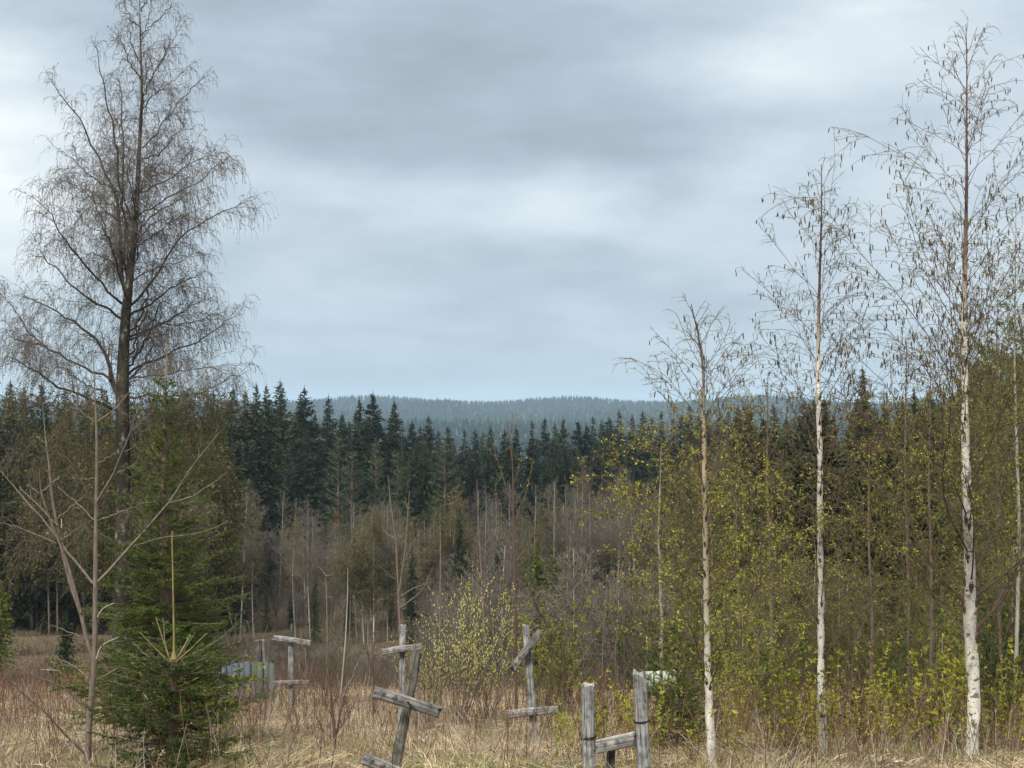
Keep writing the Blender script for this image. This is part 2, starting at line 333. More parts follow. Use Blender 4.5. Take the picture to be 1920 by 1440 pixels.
def needles(g, P, dens, nl, w, lo=.0):
    Lp = plen(P); cnt = np.maximum((Lp * dens).astype(int), 2); idx = np.repeat(np.arange(len(P)), cnt); n = len(idx)
    p, T, _ = sample(P, np.zeros(P.shape[:2]), idx, lo + (1 - lo) * rng.random(n))
    d = norm(T * .75 + norm(np.cross(T, rv(n))) * .8 + np.array([0, 0, .12]))
    sprays(g, p, d, nl * (.8 + .4 * rng.random(n)), w)
def pts_on(P, dens, t0=0.):
    Lp = plen(P); cnt = (Lp * dens + rng.random(len(P))).astype(int); idx = np.repeat(np.arange(len(P)), cnt)
    return sample(P, np.zeros(P.shape[:2]), idx, t0 + (1 - t0) * rng.random(len(idx)))[0]
def catkins(g, p, ln, rad):
    n = len(p); d = np.tile([0, 0, -1.], (n, 1)) + .12 * rng.normal(size=(n, 3))
    l = ln * (.7 + .6 * rng.random(n)); P = np.stack([p, p + d * l[:, None] * .3, p + d * l[:, None] * .8, p + d * l[:, None]], 1)
    tubes(g, P, np.tile(np.array([.5, 1, .9, .2]) * rad, (n, 1)), K=4)

# ------------------------------------------------------------------ objects
def tag(o, label=None, cat=None, group=None, kind=None):
    if label: o['label'] = label
    if cat: o['category'] = cat
    if group: o['group'] = group
    if kind: o['kind'] = kind
    return o
def thing(name, loc, label, cat, group=None, rz=0., sc=1.):
    o = bpy.data.objects.new(name, None); COL.objects.link(o); o.empty_display_size = .3
    o.location = loc; o.rotation_euler = (0, 0, rz); o.scale = (sc,) * 3 if np.isscalar(sc) else sc
    return tag(o, label, cat, group)
def part(name, me, parent, loc=(0, 0, 0), rot=(0, 0, 0)):
    o = bpy.data.objects.new(name, me); COL.objects.link(o); o.parent = parent; o.location = loc; o.rotation_euler = rot
    return o
def stuff(name, me, label, cat): 
    o = bpy.data.objects.new(name, me); COL.objects.link(o); return tag(o, label, cat, kind='stuff')
def structure(name, me):
    o = bpy.data.objects.new(name, me); COL.objects.link(o); return tag(o, kind='structure')
USED = set()
def place(proto, loc, label, cat, group=None, rz=None, sc=1.):
    """proto = (root name, [(part name, mesh), ...]); first use makes it, later uses copy it"""
    name, parts = proto
    key = (name, id(parts))
    rz = rng.random() * 6.28 if rz is None else rz
    r = thing(name, loc, label, cat, group, rz, sc)
    for pn, me in parts:
        o_ = part(pn, me, r)
        if pn == 'catkins': o_['kind'] = 'stuff'
    return r

# ================================================================== SETTING
xs = np.sinh(np.linspace(-1, 1, 421) * 7.2) / math.sinh(7.2) * 3400
ys = np.r_[np.linspace(-50, 4, 14), 4 + np.sinh(np.linspace(0, 1, 420)[1:] * 6.2) / math.sinh(6.2) * 5000]
X, Y = np.meshgrid(xs, ys); Z = gz(X, Y)
g = Geo(); nx = len(xs); ny = len(ys); ii = np.arange(nx * ny).reshape(ny, nx)
g.add(np.stack([X, Y, Z], -1), quads=np.stack([ii[:-1, :-1], ii[:-1, 1:], ii[1:, 1:], ii[1:, :-1]], -1))
structure('ground', g.mesh('ground', 'ground', True))

# far forested hills: tens of thousands of spruces, one object
def far_forest():
    n = 46000
    y = np.sqrt(rng.random(n) * (2900 ** 2 - 420 ** 2) + 420 ** 2)
    u = -0.42 + .84 * rng.random(n); x = u * y
    # clearings
    pale = (np.sin(x / 90 + 2) * np.sin(y / 140) > .55) & (y > 1500)
    keep = ~(pale & (rng.random(n) < .6)); x = x[keep]; y = y[keep]; n = len(x)
    h = rng.uniform(9, 20, n) * (1 + .25 * np.sin(x / 60) * np.sin(y / 80)); b = h * rng.uniform(.10, .17, n); z = gz(x, y)
    a = rng.random(n) * 6.28; K = 5; lv = [(.08, 1.), (.45, .72), (.40, .95), (.78, .32), (.74, .5), (1.0, 0.02)]
    V = np.zeros((n, len(lv), K, 3))
    for i, (hh, bb) in enumerate(lv):
        for k in range(K):
            j = 1 + .25 * rng.normal(size=n)
            V[:, i, k, 0] = x + b * bb * j * np.cos(a + k * 6.283 / K); V[:, i, k, 1] = y + b * bb * j * np.sin(a + k * 6.283 / K); V[:, i, k, 2] = z + h * hh
    idx = np.arange(n * len(lv) * K).reshape(n, len(lv), K)
    Q = np.stack([idx[:, :-1], np.roll(idx[:, :-1], -1, 2), np.roll(idx[:, 1:], -1, 2), idx[:, 1:]], -1)
    g = Geo(); r = np.clip(.45 + .12 * rng.normal(size=n) + .25 * np.sin(x / 75 + 1) * np.sin(y / 110), 0, 1)
    g.add(V, quads=Q, r=np.repeat(r, (len(lv) - 1) * K)); return g
MT['far'] = leaf_mat('far hill forest', [(0, (.010, .030, .018)), (.55, (.025, .055, .030)), (.8, (.06, .085, .04)), (1, (.19, .14, .085))], trans=0, objvar=0)
stuff('distant_forest', far_forest().mesh('distant_forest', 'far'), 'blue hazy spruce forest covering the far low hills on the horizon', 'forest')

# ================================================================== DISTANT TREE KINDS
def spruce_far(h=20., R=2.4, mat='needle_far', nwh=50, dens=1.1, low=.06, tip=.85):
    gt = Geo(); P = np.array([[[0, 0, 0], [0.05, 0, h * .4], [0, .03, h * .8], [0, 0, h]]], float)
    P, = [P]; tubes(gt, P, np.array([[h * .012, h * .009, h * .004, .01]]), 6)
    g = Geo(); t = np.sort(low + (1 - low) * rng.random(int(nwh * 9 * dens)) ** .8); n = len(t)
    prof = np.minimum(R, tip * .34 * h * (1 - t)) * (1 + .16 * np.sin(t * 45 + rng.random() * 6)) + .10
    a = rng.random(n) * 6.28; ln = prof * rng.uniform(.65, 1.12, n) * (1 + .15 * np.sin(3 * a + 5 * t + 1))
    up = np.interp(t, [0, .5, .85, 1], [-.35, -.15, .15, .7])
    d = np.stack([np.cos(a), np.sin(a), up], 1)
    B = grow(np.stack([0 * t, 0 * t, t * h], 1), d, ln, 5, grav=.25, wob=.1)
    B[:, -1, 2] += ln * .10
    p = pts_on(B, 15., .05); c = np.array([0, 0, 1.0])
    fz = np.interp(p[:, 2] / h, [0, .75, 1], [1, 1, .5]); rad = norm(np.stack([p[:, 0], p[:, 1], np.zeros(len(p))], 1)); ax = norm(rad * .8 + .5 * rng.normal(size=p.shape) + [0, 0, -.25])
    sprays(g, p, ax, rng.uniform(.28, .62, len(p)) * (h / 20) ** .75 * fz, rng.uniform(.12, .26, len(p)) * (h / 20) ** .75 * fz)
    tt = np.array([[[0, 0, h * .97], [0, 0, h * 1.0], [0, 0, h * 1.02]]]); tubes(g, tt, np.array([[.06, .04, .01]]), 3)
    return ('spruce_tree', [('trunk', gt.mesh('trunk', 'bark_spruce')), ('crown', g.mesh('crown', mat))]), h
def pine_far(h=14.):
    gt = Geo(); tubes(gt, np.array([[[0, 0, 0], [.05, 0, h * .4], [0, .03, h * .8], [0, 0, h]]], float), np.array([[.13, .10, .06, .02]]), 6)
    n = 130; t = .3 + .7 * rng.random(n); a = rng.random(n) * 6.28
    ln = 2.6 * (1 - t) ** .6 * rng.uniform(.6, 1.1, n) + .3
    B = grow(np.stack([0 * t, 0 * t, t * h], 1), np.stack([np.cos(a), np.sin(a), .45 + 0 * t], 1), ln, 5, grav=-.2)
    C, RC = sprout(B, np.full(B.shape[:2], .03), 3, .3, 1, 45, 10, .3, s=4)
    tubes(gt, B, np.full(B.shape[:2], .03), 3)
    g = Geo(); p = np.r_[pts_on(B, 9, .4), pts_on(C, 12, .2)]
    sprays(g, p, norm(rv(len(p)) + [0, 0, .5]), rng.uniform(.15, .35, len(p)), .10)
    return ('pine_tree', [('trunk', gt.mesh('trunk', 'bark_spruce')), ('crown', g.mesh('crown', 'needle_pine'))]), h
def bare_far(h=11., spread=1.5, bark='bark_grey', twig='twig_grey', leaf=None, ld=6, lsz=.07, ang=32, tr=.065, start=.35, weep=0., name='bare_tree', dens=1.):
    base = np.array([0, 0, 0.]); top = np.array([rng.normal() * .03 * h, rng.normal() * .03 * h, h])
    mid = (base + top) / 2 + np.array([rng.normal(), rng.normal(), 0]) * h * .015
    P, R = resample([base, mid, top], [tr, tr * .6, .012], 12); P = P[None]; R = R[None]
    gt = Geo(); tubes(gt, P, R, 6)
    A, RA = sprout(P, R, 5.0 * dens, start, .98, ang, 9, .34 * spread / 1.5, taper=.82, s=7, grav=-.5 + weep * .3, wob=.25, rad=.42, rmin=.012, lmin=.4)
    B, RB = sprout(A, RA, 5.6, .15, 1, 42, 12, .45, taper=.6, s=5, grav=-.2 + weep, wob=.25, rmin=.011, lmin=.25)
    C, RC = sprout(B, RB, 6.5, .1, 1, 42, 14, .55, taper=.4, s=4, grav=weep * 1.6, wob=.3, rmin=.009, lmin=.18)
    g = Geo(); tubes(g, A, RA, 4); tubes(g, B, RB, 3); tubes(g, C, RC, 3)
    parts = [('trunk', gt.mesh('trunk', bark, True)), ('crown', g.mesh('crown', twig))]
    if leaf:
        gl = Geo(); leaves(gl, np.r_[pts_on(C, ld), pts_on(B, ld * .6, .3)], lsz); parts.append(('foliage', gl.mesh('foliage', leaf)))
    return (name, parts), h
white_far = birch_bark('far birch bark', 6.5, 10.5, marks=.6)
spr = [spruce_far(20, 2.5, tip=.8), spruce_far(20, 2.1, nwh=50, tip=.7), spruce_far(20, 2.9, nwh=52, tip=.9), spruce_far(20, 2.3, tip=.62), spruce_far(20, 1.9, tip=.8)]
spo = [spruce_far(16, 2.4, 'needle_olive'), spruce_far(16, 2.1, 'needle_olive'), spruce_far(16, 2.7, 'needle_olive')]
sps = [spruce_far(6, 1.2, 'needle_far', 40, dens=1.4), spruce_far(6, 1.0, 'needle_far', 40, dens=1.4)]; spg = [spruce_far(6, 1.3, 'leaf_green', 40, dens=1.3)]
pin = [pine_far(), pine_far()]
alder = [bare_far(11, 1.5), bare_far(11, 1.2), bare_far(11, 1.8, ang=38), bare_far(10, 1.4)]
tanb = [bare_far(12, 1.4, white_far, 'twig_tan', 'leaf_tan', 4, .09, name='birch_tree', weep=.35), bare_far(12, 1.2, white_far, 'twig_tan', 'leaf_tan', 4, .09, name='birch_tree', weep=.5),
        bare_far(12, 1.6, white_far, 'twig_grey', name='birch_tree')]
olb = [bare_far(11, 1.6, 'bark_spruce', 'twig_tan', 'leaf_olive', 3.4, .11, name='birch_tree', weep=.3, start=.06), bare_far(11, 1.5, 'bark_grey', 'twig_tan', 'leaf_olive', 3.8, .10, name='birch_tree', weep=.1, start=.06),
       bare_far(11, 1.9, white_far, 'twig_tan', 'leaf_olive', 3.8, .11, name='birch_tree', weep=.5, start=.12)]
grb = [bare_far(10, 1.7, 'bark_grey', 'twig_tan', 'leaf_green', 6, .13, name='leafy_tree', weep=.1, start=.06), bare_far(10, 1.5, 'bark_grey', 'twig_tan', 'leaf_green', 8, .13, name='leafy_tree')]
brush_t = [bare_far(4.5, 1.9, 'bark_grey', 'twig_grey', ang=36, tr=.03, start=.1, name='bare_bush', dens=2), bare_far(4.5, 2.2, 'bark_grey', 'twig_grey', 'leaf_tan', 2, .05, ang=40, tr=.03, start=.1, name='bare_bush', dens=2)]
pick = lambda l: l[rng.integers(len(l))]
def zone(px):
    for lim, t_ in ((180, 'left of the forked sapling'), (410, 'behind the near spruces'), (560, 'right beside the big birch'), (780, 'above the overlapping crosses'), (930, 'above the catkin bush'), (1070, 'behind the leafy sapling'),
                    (1320, 'left of the smallest white birch'), (1540, 'left of the middle white birch'), (1810, 'left of the tallest white birch'), (9999, 'right of the tallest white birch')):
        if px < lim: return t_
def zput(px, lb, grp):
    return (lb, None) if grp is None else (lb + ', ' + zone(px), grp + ' ' + zone(px))
def put_top(protos, px, pyt, Yd, label, cat, group, wj=.12):
    (pr, h) = pick(protos); p = at(px, pyt, Yd); z0 = float(gz(p[0], Yd)); H = p[2] - z0
    s = H / h; w = s * (1 + wj * rng.normal())
    s2 = max(min(w, s * 1.5), s * .6); label, group = zput(px, label, group)
    return place(pr, (p[0], Yd, z0 - .1), label, cat, group, sc=(s2, s2, s))

# skyline spruces, placed at their tips
sky_tops = [(20, 715, 1.), (45, 728, .8), (78, 718, 1.1), (122, 732, 1.1), (165, 728, 1.1), (200, 742, .9), (290, 738, 1), (345, 732, 1.5), (400, 733, 1), (437, 727, 1), (460, 735, .8), (480, 720, 1), (500, 722, .9)]
for px, py, w in sky_tops:
    put_top(spr, px, py, rng.uniform(118, 135), 'spruce tip in the left forest skyline', 'spruce tree', 'skyline spruces behind the birch')
named = [(525, 715, 'tall dark spruce, first high pointed tip right of the big birch crown'), (571, 727, 'broad dark spruce where the far hill first shows behind'),
         (563, 742, 'narrow spruce leaning close against a broader skyline spruce'), (616, 742, 'slim dark spruce standing alone in the skyline gap left of the twin tall spruces'),
         (674, 748, 'dark spruce just left of the tallest spruce against the far hill'), (699, 736, 'tallest dark spruce rising above the blue far hill at centre left'),
         (739, 752, 'pointed dark spruce just right of the tallest one, last to break the far hill line')]
for px, py, lb in named:
    put_top(spr, px, py, rng.uniform(150, 165), lb, 'spruce tree', None)
for px, py in [(590, 775), (641, 776), (655, 790), (772, 789), (788, 800), (803, 781), (822, 806), (840, 800), (871, 806), (891, 805), (906, 812), (920, 799), (946, 806), (968, 800), (998, 790), (1022, 783), (1040, 796), (1056, 785), (1084, 789), (1100, 797), (1112, 782),
               (1128, 790), (1142, 783), (1161, 771), (1185, 780), (1205, 771), (1222, 782), (1240, 773), (1262, 784), (1279, 776), (1293, 761), (1310, 778), (1327, 769), (1350, 775), (1366, 770), (1384, 761), (1398, 766)]:
    put_top(spr, px, py, rng.uniform(158, 180), 'dark spruce tip in the row below the far hill', 'spruce tree', 'row of spruces across the middle')
for k in range(78):       # body of the dark forest
    px = rng.uniform(400, 1420); base = np.interp(px, [400, 740, 850, 1150, 1420], [745, 775, 820, 800, 790])
    put_top(spr, px, base + rng.uniform(5, 75), rng.uniform(138, 178), 'dark spruce inside the dense forest band', 'spruce tree', 'spruces of the middle forest band')
for px, py, y_ in [(455, 800, 122), (510, 805, 128), (635, 820, 128), (705, 830, 130), (835, 830, 135), (660, 850, 126), (745, 850, 131)]:
    put_top(pin, px, py, y_, 'lighter green pine fronting the dark spruces', 'pine tree', 'pines at the front of the spruce forest')
# left: olive forest wall behind the birch
for k in range(52):
    px = rng.uniform(-60, 440)
    put_top(spo if rng.random() < .6 else spr, px, rng.uniform(745, 900), rng.uniform(88, 118), 'olive brown spruce in the left forest wall', 'spruce tree', 'spruces of the left forest wall')
gold = [bare_far(11, 1.9, 'bark_spruce', 'limb_dark', 'leaf_gold', 6, .13, name='birch_tree', weep=.6, start=.2), bare_far(11, 1.6, 'bark_spruce', 'limb_dark', 'leaf_gold', 7, .12, name='birch_tree', weep=.45, start=.2)]
for px, py in [(12, 800), (50, 765), (95, 790), (135, 760), (180, 780), (215, 765), (255, 750), (290, 770), (330, 755), (365, 775), (392, 800), (408, 850), (30, 860), (110, 850), (240, 830), (340, 840), (385, 900), (300, 880), (70, 900), (160, 880)]:
    put_top(gold, px, py, rng.uniform(86, 100) if px < 150 else rng.uniform(62, 84), 'golden brown birch before the left forest wall', 'birch tree', 'golden budding birches at the left')
# middle: leafless trees
def bt(px, py, Yd, lst, lb, cat, grp=None): return put_top(lst, px, py, Yd, lb, cat, grp)
bt(456, 903, 100, [tanb[0]], 'yellowish birch with a white trunk, leftmost of the bare trees in the valley', 'birch tree')
bt(1088, 858, 104, [tanb[1]], 'russet pointed birch standing taller than the grey trees around it', 'birch tree')
bt(853, 905, 100, [tanb[1]], 'russet topped bare birch in front of the dark spruces', 'birch tree')
bt(1152, 875, 102, [tanb[2]], 'bare birch with a clear white trunk right of the russet birch', 'birch tree')
for k in range(150):
    px = rng.uniform(440, 1330); py = np.interp(px, [440, 640, 760, 1060, 1320], [925, 945, 950, 900, 900]) + rng.uniform(-15, 95)
    q = rng.random(); lst = alder if q < .72 else tanb
    if q > .88: lst = olb
    bt(px, py, rng.uniform(88, 118), lst, 'leafless grey tree in the valley thicket' if q < .72 else 'thin tan or olive birch in the valley thicket',
       'bare tree' if q < .72 else 'birch tree', 'leafless grey trees of the valley thicket' if q < .72 else 'tan birches of the valley thicket')
for k in range(70):
    px = rng.uniform(430, 1300); Yd = rng.uniform(72, 100)
    if px < 800: Yd = rng.uniform(96, 108)
    p = at(px, 1100, Yd); s = rng.uniform(.6, 1.15)
    pr, h = pick(brush_t); lz, gz_ = zput(px, 'low leafless bush under the grey thicket', 'leafless bushes'); place(pr, (p[0], Yd, gz(p[0], Yd) - .05), lz, 'bush', gz_, sc=s)
for k in range(150):
    px = rng.uniform(430, 1290); Yd = rng.uniform(33, 66) if px > 800 else rng.uniform(35, 60)
    if 965 < px < 1075: continue
    p = at(px, 1100, Yd); hh = rng.uniform(2.0, 3.8) if px > 800 else rng.uniform(.8, 1.9); pr, h = pick(brush_t); lz, gz_ = zput(px, 'brown bare bush on the valley slope', 'bare slope bushes')
    place(pr, (p[0], Yd, gz(p[0], Yd) - .05), lz, 'bush', gz_, sc=hh / 4.5)
small_sp = [(862, 950, 87, 'small dark spruce standing alone among the grey bare trees'), (772, 1022, 84, 'small spruce half hidden behind bare saplings, above the leftmost upright of the crosses'), (935, 1003, 85, 'thin dark spruce left of the leafy sapling'),
            (1008, 1012, 48, 'bushy green spruce right of the leafy sapling'), (1035, 1022, 52, 'second green spruce right of the leafy sapling'), (590, 1070, 92, 'squat yellow green spruce at the valley forest edge'),
            (655, 1085, 95, 'dark spruce at the valley edge behind the thin bare pole'), (500, 1105, 95, 'dark low spruce at the left end of the valley edge'), (1062, 1055, 80, 'dim spruce inside the grey thicket right of centre'),
            (1192, 1120, 70, 'little spruce beside the grey thicket'), (545, 1108, 97, 'low spruce under white birch stems'), (124, 1140, 42, 'small dark spruce behind the forked sapling'), (2, 1085, 60, 'green spruce cut by the left edge of the photo'),
            (1430, 1080, 48, 'dark spruce between the first two white birches'), (1345, 1090, 44, 'green spruce behind the thinnest white birch'), (1492, 1060, 37, 'dark spruce just left of the middle white birch trunk'), (1456, 1112, 34, 'dark spruce under the gap left of the middle birch'), (1690, 1150, 36, 'low dark spruce midway between the middle and tallest birch'), (1745, 1135, 38, 'low dark spruce left of the tallest birch trunk'), (1882, 1130, 31, 'dark spruce right of the tallest birch trunk'), (1852, 1185, 27, 'very low dark spruce touching the tallest birch trunk'), (1590, 1120, 40, 'dark spruce right of the middle birch trunk'), (1920, 1090, 34, 'dark spruce at the right edge behind the shoots'),
            (1400, 1130, 38, 'dark spruce right of the smallest birch trunk'), (1268, 1125, 34, 'bushy green spruce left of the thinnest white birch')]
for px, py, y_, lb in small_sp:
    o_ = put_top(spg if 'green' in lb else sps, px, py, y_, lb, 'spruce tree', None, .05); w_ = .55 if y_ > 80 else .85; o_.scale = (o_.scale[0] * w_, o_.scale[1] * w_, o_.scale[2])
# right: mixed wall
def skyR(px): return np.interp(px, [1280, 1400, 1480, 1560, 1700, 1800, 1850, 1900, 1960], [800, 762, 752, 740, 736, 718, 680, 640, 615])
for k in range(80):
    px = rng.uniform(1330, 1990); yy = rng.uniform(46, 100)
    put_top(spo if rng.random() < .4 else spr, px, skyR(px) + rng.exponential(28), yy, 'olive spruce in the right forest wall', 'spruce tree', 'spruces of the right forest wall')
put_top(spo, 1617, 690, 85, 'tall feathery spruce top standing above the right forest line between two white birches', 'spruce tree', None)
for k in range(72):
    px = rng.uniform(1260, 1990); yy = rng.uniform(46, 80)
    q = rng.random(); q = q if q < .75 else .9; lst = olb if q < .62 else (grb if q < .82 else tanb)
    top = skyR(px) + 30 + rng.exponential(110)
    if px > 1820: top = min(top, 860)
    bt(px, top, yy, lst, ['olive budding birch in the forest wall', 'fresh green leafy tree in the forest wall', 'tan leafless birch in the forest wall'][0 if q < .62 else (1 if q < .82 else 2)],
       'birch tree' if q < .62 or q >= .82 else 'leafy tree', ['budding birches of the right forest wall', 'leafy trees of the right forest wall', 'tan birches of the right forest wall'][0 if q < .62 else (1 if q < .82 else 2)])
for px, py, y_ in [(1862, 670, 48), (1888, 640, 47), (1908, 615, 44), (1935, 600, 46), (1890, 740, 40), (1840, 700, 50), (1918, 680, 42), (1950, 620, 50)]:
    bt(px, py, y_, grb, 'bushy yellow green tree at the right edge', 'leafy tree', 'bushy trees at the right edge')

# ================================================================== BIG WEEPING BIRCH (left)
def big_birch():
    D = 40.; k = D / F
    def pt(px, py, dy=0.): return at(px, py, D + dy)
    base_px = 224; bp = at(base_px, 1262, D); base = np.array([bp[0], D, gz(bp[0], D)])
    tr = [(224, 1330, 19), (226, 1150, 17), (230, 1000, 16), (231, 850, 15), (229, 740, 14.5), (232, 650, 12), (238, 560, 10), (246, 500, 7.5), (255, 420, 6), (258, 350, 5), (262, 260, 4), (267, 180, 3), (264, 100, 2), (262, 30, 1.2), (262, -45, .6)]
    P, R = resample([np.r_[base - [0, 0, .3]]] + [pt(a, b) for a, b, _ in tr[1:]], [r * k * .88 for *_, r in tr], 60)
    gt = Geo(); tubes(gt, (P - base)[None], R[None], 10)
    st2 = [[(238, 560, 6), (228, 520, 5.5), (224, 450, 5), (226, 390, 4.5), (215, 355, 4), (190, 310, 3.3), (168, 265, 2.8), (150, 225, 2.3), (120, 180, 1.5), (95, 150, .8)],
           [(226, 385, 3.5), (222, 300, 3), (215, 235, 2.5), (198, 185, 2), (190, 130, 1.5), (182, 90, .8)],
           [(240, 545, 4), (236, 430, 3.5), (237, 390, 3), (228, 330, 2.5), (234, 270, 2), (225, 210, 1.5), (222, 150, .9)],
           [(225, 745, 9), (211, 720, 8), (205, 692, 6), (196, 660, 5), (182, 632, 4.2), (148, 612, 3.4), (120, 589, 2.6), (85, 572, 1.8), (43, 555, .9)]]
    limbs = [[(267, 278), (295, 250), (328, 200), (356, 167), (385, 145)], [(265, 210), (290, 175), (320, 155), (345, 135)], [(268, 190), (280, 150), (305, 105), (330, 80)],
             [(264, 150), (240, 110), (228, 70), (215, 50)], [(262, 120), (245, 80), (240, 45)], [(262, 75), (280, 50), (310, 25), (322, 5)], [(262, 50), (240, 30), (232, 0)], [(262, 20), (285, -10), (300, -35)], [(266, 300), (300, 290), (335, 250), (350, 230)],
             [(264, 361), (314, 336), (350, 310), (390, 290), (425, 285)], [(258, 405), (310, 375), (370, 340), (400, 320), (432, 292)], [(222, 361), (178, 336), (155, 320), (128, 290), (110, 285)], [(225, 395), (190, 370), (150, 350), (110, 335)],
             [(228, 569), (205, 546), (182, 521), (148, 484), (122, 444), (100, 413), (83, 384), (57, 367)], [(228, 598), (199, 578), (160, 558), (134, 535), (105, 504), (71, 478), (54, 475)],
             [(207, 712), (171, 694), (128, 675), (85, 649), (57, 626), (34, 589), (14, 561), (-5, 545)], [(85, 649), (40, 640), (6, 623)], [(200, 735), (160, 723), (137, 703), (114, 689), (91, 669)],
             [(222, 770), (150, 740), (94, 717), (65, 697), (37, 677), (11, 669)], [(246, 572), (273, 546), (299, 509), (307, 484), (325, 461), (353, 435), (393, 410), (433, 387), (455, 380)],
             [(242, 592), (276, 575), (307, 552), (330, 532), (364, 521), (385, 508)], [(240, 632), (285, 618), (319, 600), (342, 583), (370, 569), (402, 555)], [(238, 640), (296, 612), (359, 606), (400, 600)],
             [(236, 706), (265, 683), (296, 677), (325, 660), (356, 646), (393, 626), (427, 600), (450, 588)], [(236, 712), (285, 703), (327, 700), (364, 690), (400, 688)], [(235, 745), (330, 745), (380, 735), (438, 703), (465, 695)],
             [(236, 680), (259, 660), (259, 623), (256, 595)], [(226, 470), (195, 440), (165, 425), (140, 400)], [(222, 500), (190, 480), (160, 475), (120, 460)], [(250, 470), (290, 440), (330, 410), (370, 395)], [(256, 440), (290, 400), (330, 380), (355, 360)],
             [(245, 530), (290, 505), (340, 490), (380, 470)],
             [(228, 800), (180, 770), (120, 765), (60, 760)], [(230, 830), (290, 800), (350, 790), (405, 780)], [(228, 880), (160, 850), (90, 850), (20, 860)], [(230, 900), (300, 870), (360, 860), (405, 870)],
             [(228, 950), (170, 930), (110, 930), (50, 945)], [(229, 960), (290, 940), (350, 940), (395, 960)], [(228, 840), (250, 800), (300, 770), (350, 765)], [(226, 1010), (290, 990), (350, 1010), (390, 1040)], [(226, 1020), (170, 1000), (100, 1010), (30, 1030)]]
    AP = []; AR = []
    for s_ in st2:
        sg = rng.choice([-1, 1]); P2, R2 = resample([pt(a, b, sg * rng.uniform(.2, .5) * abs(a - 235) * k) for a, b, _ in s_], [r * k * .66 for *_, r in s_], 16); AP.append(P2); AR.append(R2)
    for l in limbs:
        sg = rng.uniform(-1.3, 1.3); x0 = l[0][0]; r0 = 2.6 if len(l) < 6 else 3.8
        if l[0][1] > 560: r0 += 1.2
        if l[0][1] > 790: r0 = 2.2
        P2, R2 = resample([pt(a, b, sg * abs(a - x0) * k) for a, b in l], np.linspace(r0, .8, len(l)) * k, 16); AP.append(P2); AR.append(R2 * .52)
    nst = len(AP)
    # limbs that grow towards and away from the viewer
    T0 = P[None]; 
    EX, ER = sprout(P[None], R[None], 2.3, .42, .97, 48, 9, .19, taper=.45, s=16, grav=-.25, wob=.3, rad=.22, rmin=.010)
    EL = EX.copy(); EL[:, :, 0] = EX[:, :1, 0] + (EX[:, :, 0] - EX[:, :1, 0]) * .55
    A = np.concatenate([np.array(AP), EL]) - base; RA = np.concatenate([np.array(AR), ER])
    A[:, 1:-1] += .03 * rng.normal(size=A[:, 1:-1].shape)
    B, RB = sprout(A, RA, 7.0, .06, 1., 40, 12, .0, taper=.2, s=7, grav=.25, wob=.35, rad=.3, rmin=.007, absl=1.0, upb=.25, lfn=lambda p: np.interp(p[:, 2], [0, 11, 16, 19.5], [1.15, 1.0, .78, .42]))
    C, RC = sprout(B, RB, 10.5, .1, 1., 48, 14, .0, taper=.2, s=6, grav=1.8, wob=.3, rad=.6, rmin=.0046, absl=.5, lfn=lambda p: np.interp(p[:, 2], [0, 11, 16, 19.5], [.55, .48, .38, .26]))
    Dd, RD = sprout(C, RC, 5.0, .15, 1., 30, 14, .0, taper=.1, s=5, grav=3.6, wob=.2, rad=.7, rmin=.0038, absl=.46, lfn=lambda p: np.interp(p[:, 2], [0, 11, 16, 19.5], [.5, .44, .36, .26]))
    LOG('birch strands', len(A), len(B), len(C), len(Dd))
    gl = Geo(); tubes(gl, A, RA, 5); 
    gw = Geo(); tubes(gw, B, RB, 3); tubes(gw, C, RC, 3); tubes(gw, Dd, RD, 3)
    root = thing('birch_tree', base, 'tall old weeping birch, bare fine hanging twigs, dark forked trunk, at the left', 'birch tree')
    bark = noise_mat('old birch bark', [(.30, (.016, .014, .010)), (.55, (.048, .042, .028)), (.60, (.12, .115, .095)), (.74, (.40, .38, .34))], scale=(5, 5, 3.5), detail=7, bump=.6)
    part('trunk', gt.mesh('trunk', bark, True), root); part('limbs', gl.mesh('limbs', 'limb_dark', True), root); part('twigs', gw.mesh('twigs', 'twig_dark'), root)
    gf = Geo(); p = np.r_[pts_on(Dd, 9, .1), pts_on(C, 4, .3)]; zl = at(0, 735, D)[2] - base[2]
    lowm = (p[:, 2] < zl + rng.normal(size=len(p)) * .5) | (rng.random(len(p)) < .30)
    p = p[lowm]; leaves(gf, p, np.where(p[:, 2] < zl, .07, .042), .5, down=.6)
    lo = A[nst - 9:nst]; 
    part('foliage', gf.mesh('foliage', 'leaf_gold'), root)
    LOG('birch leaves', len(p))
big_birch()

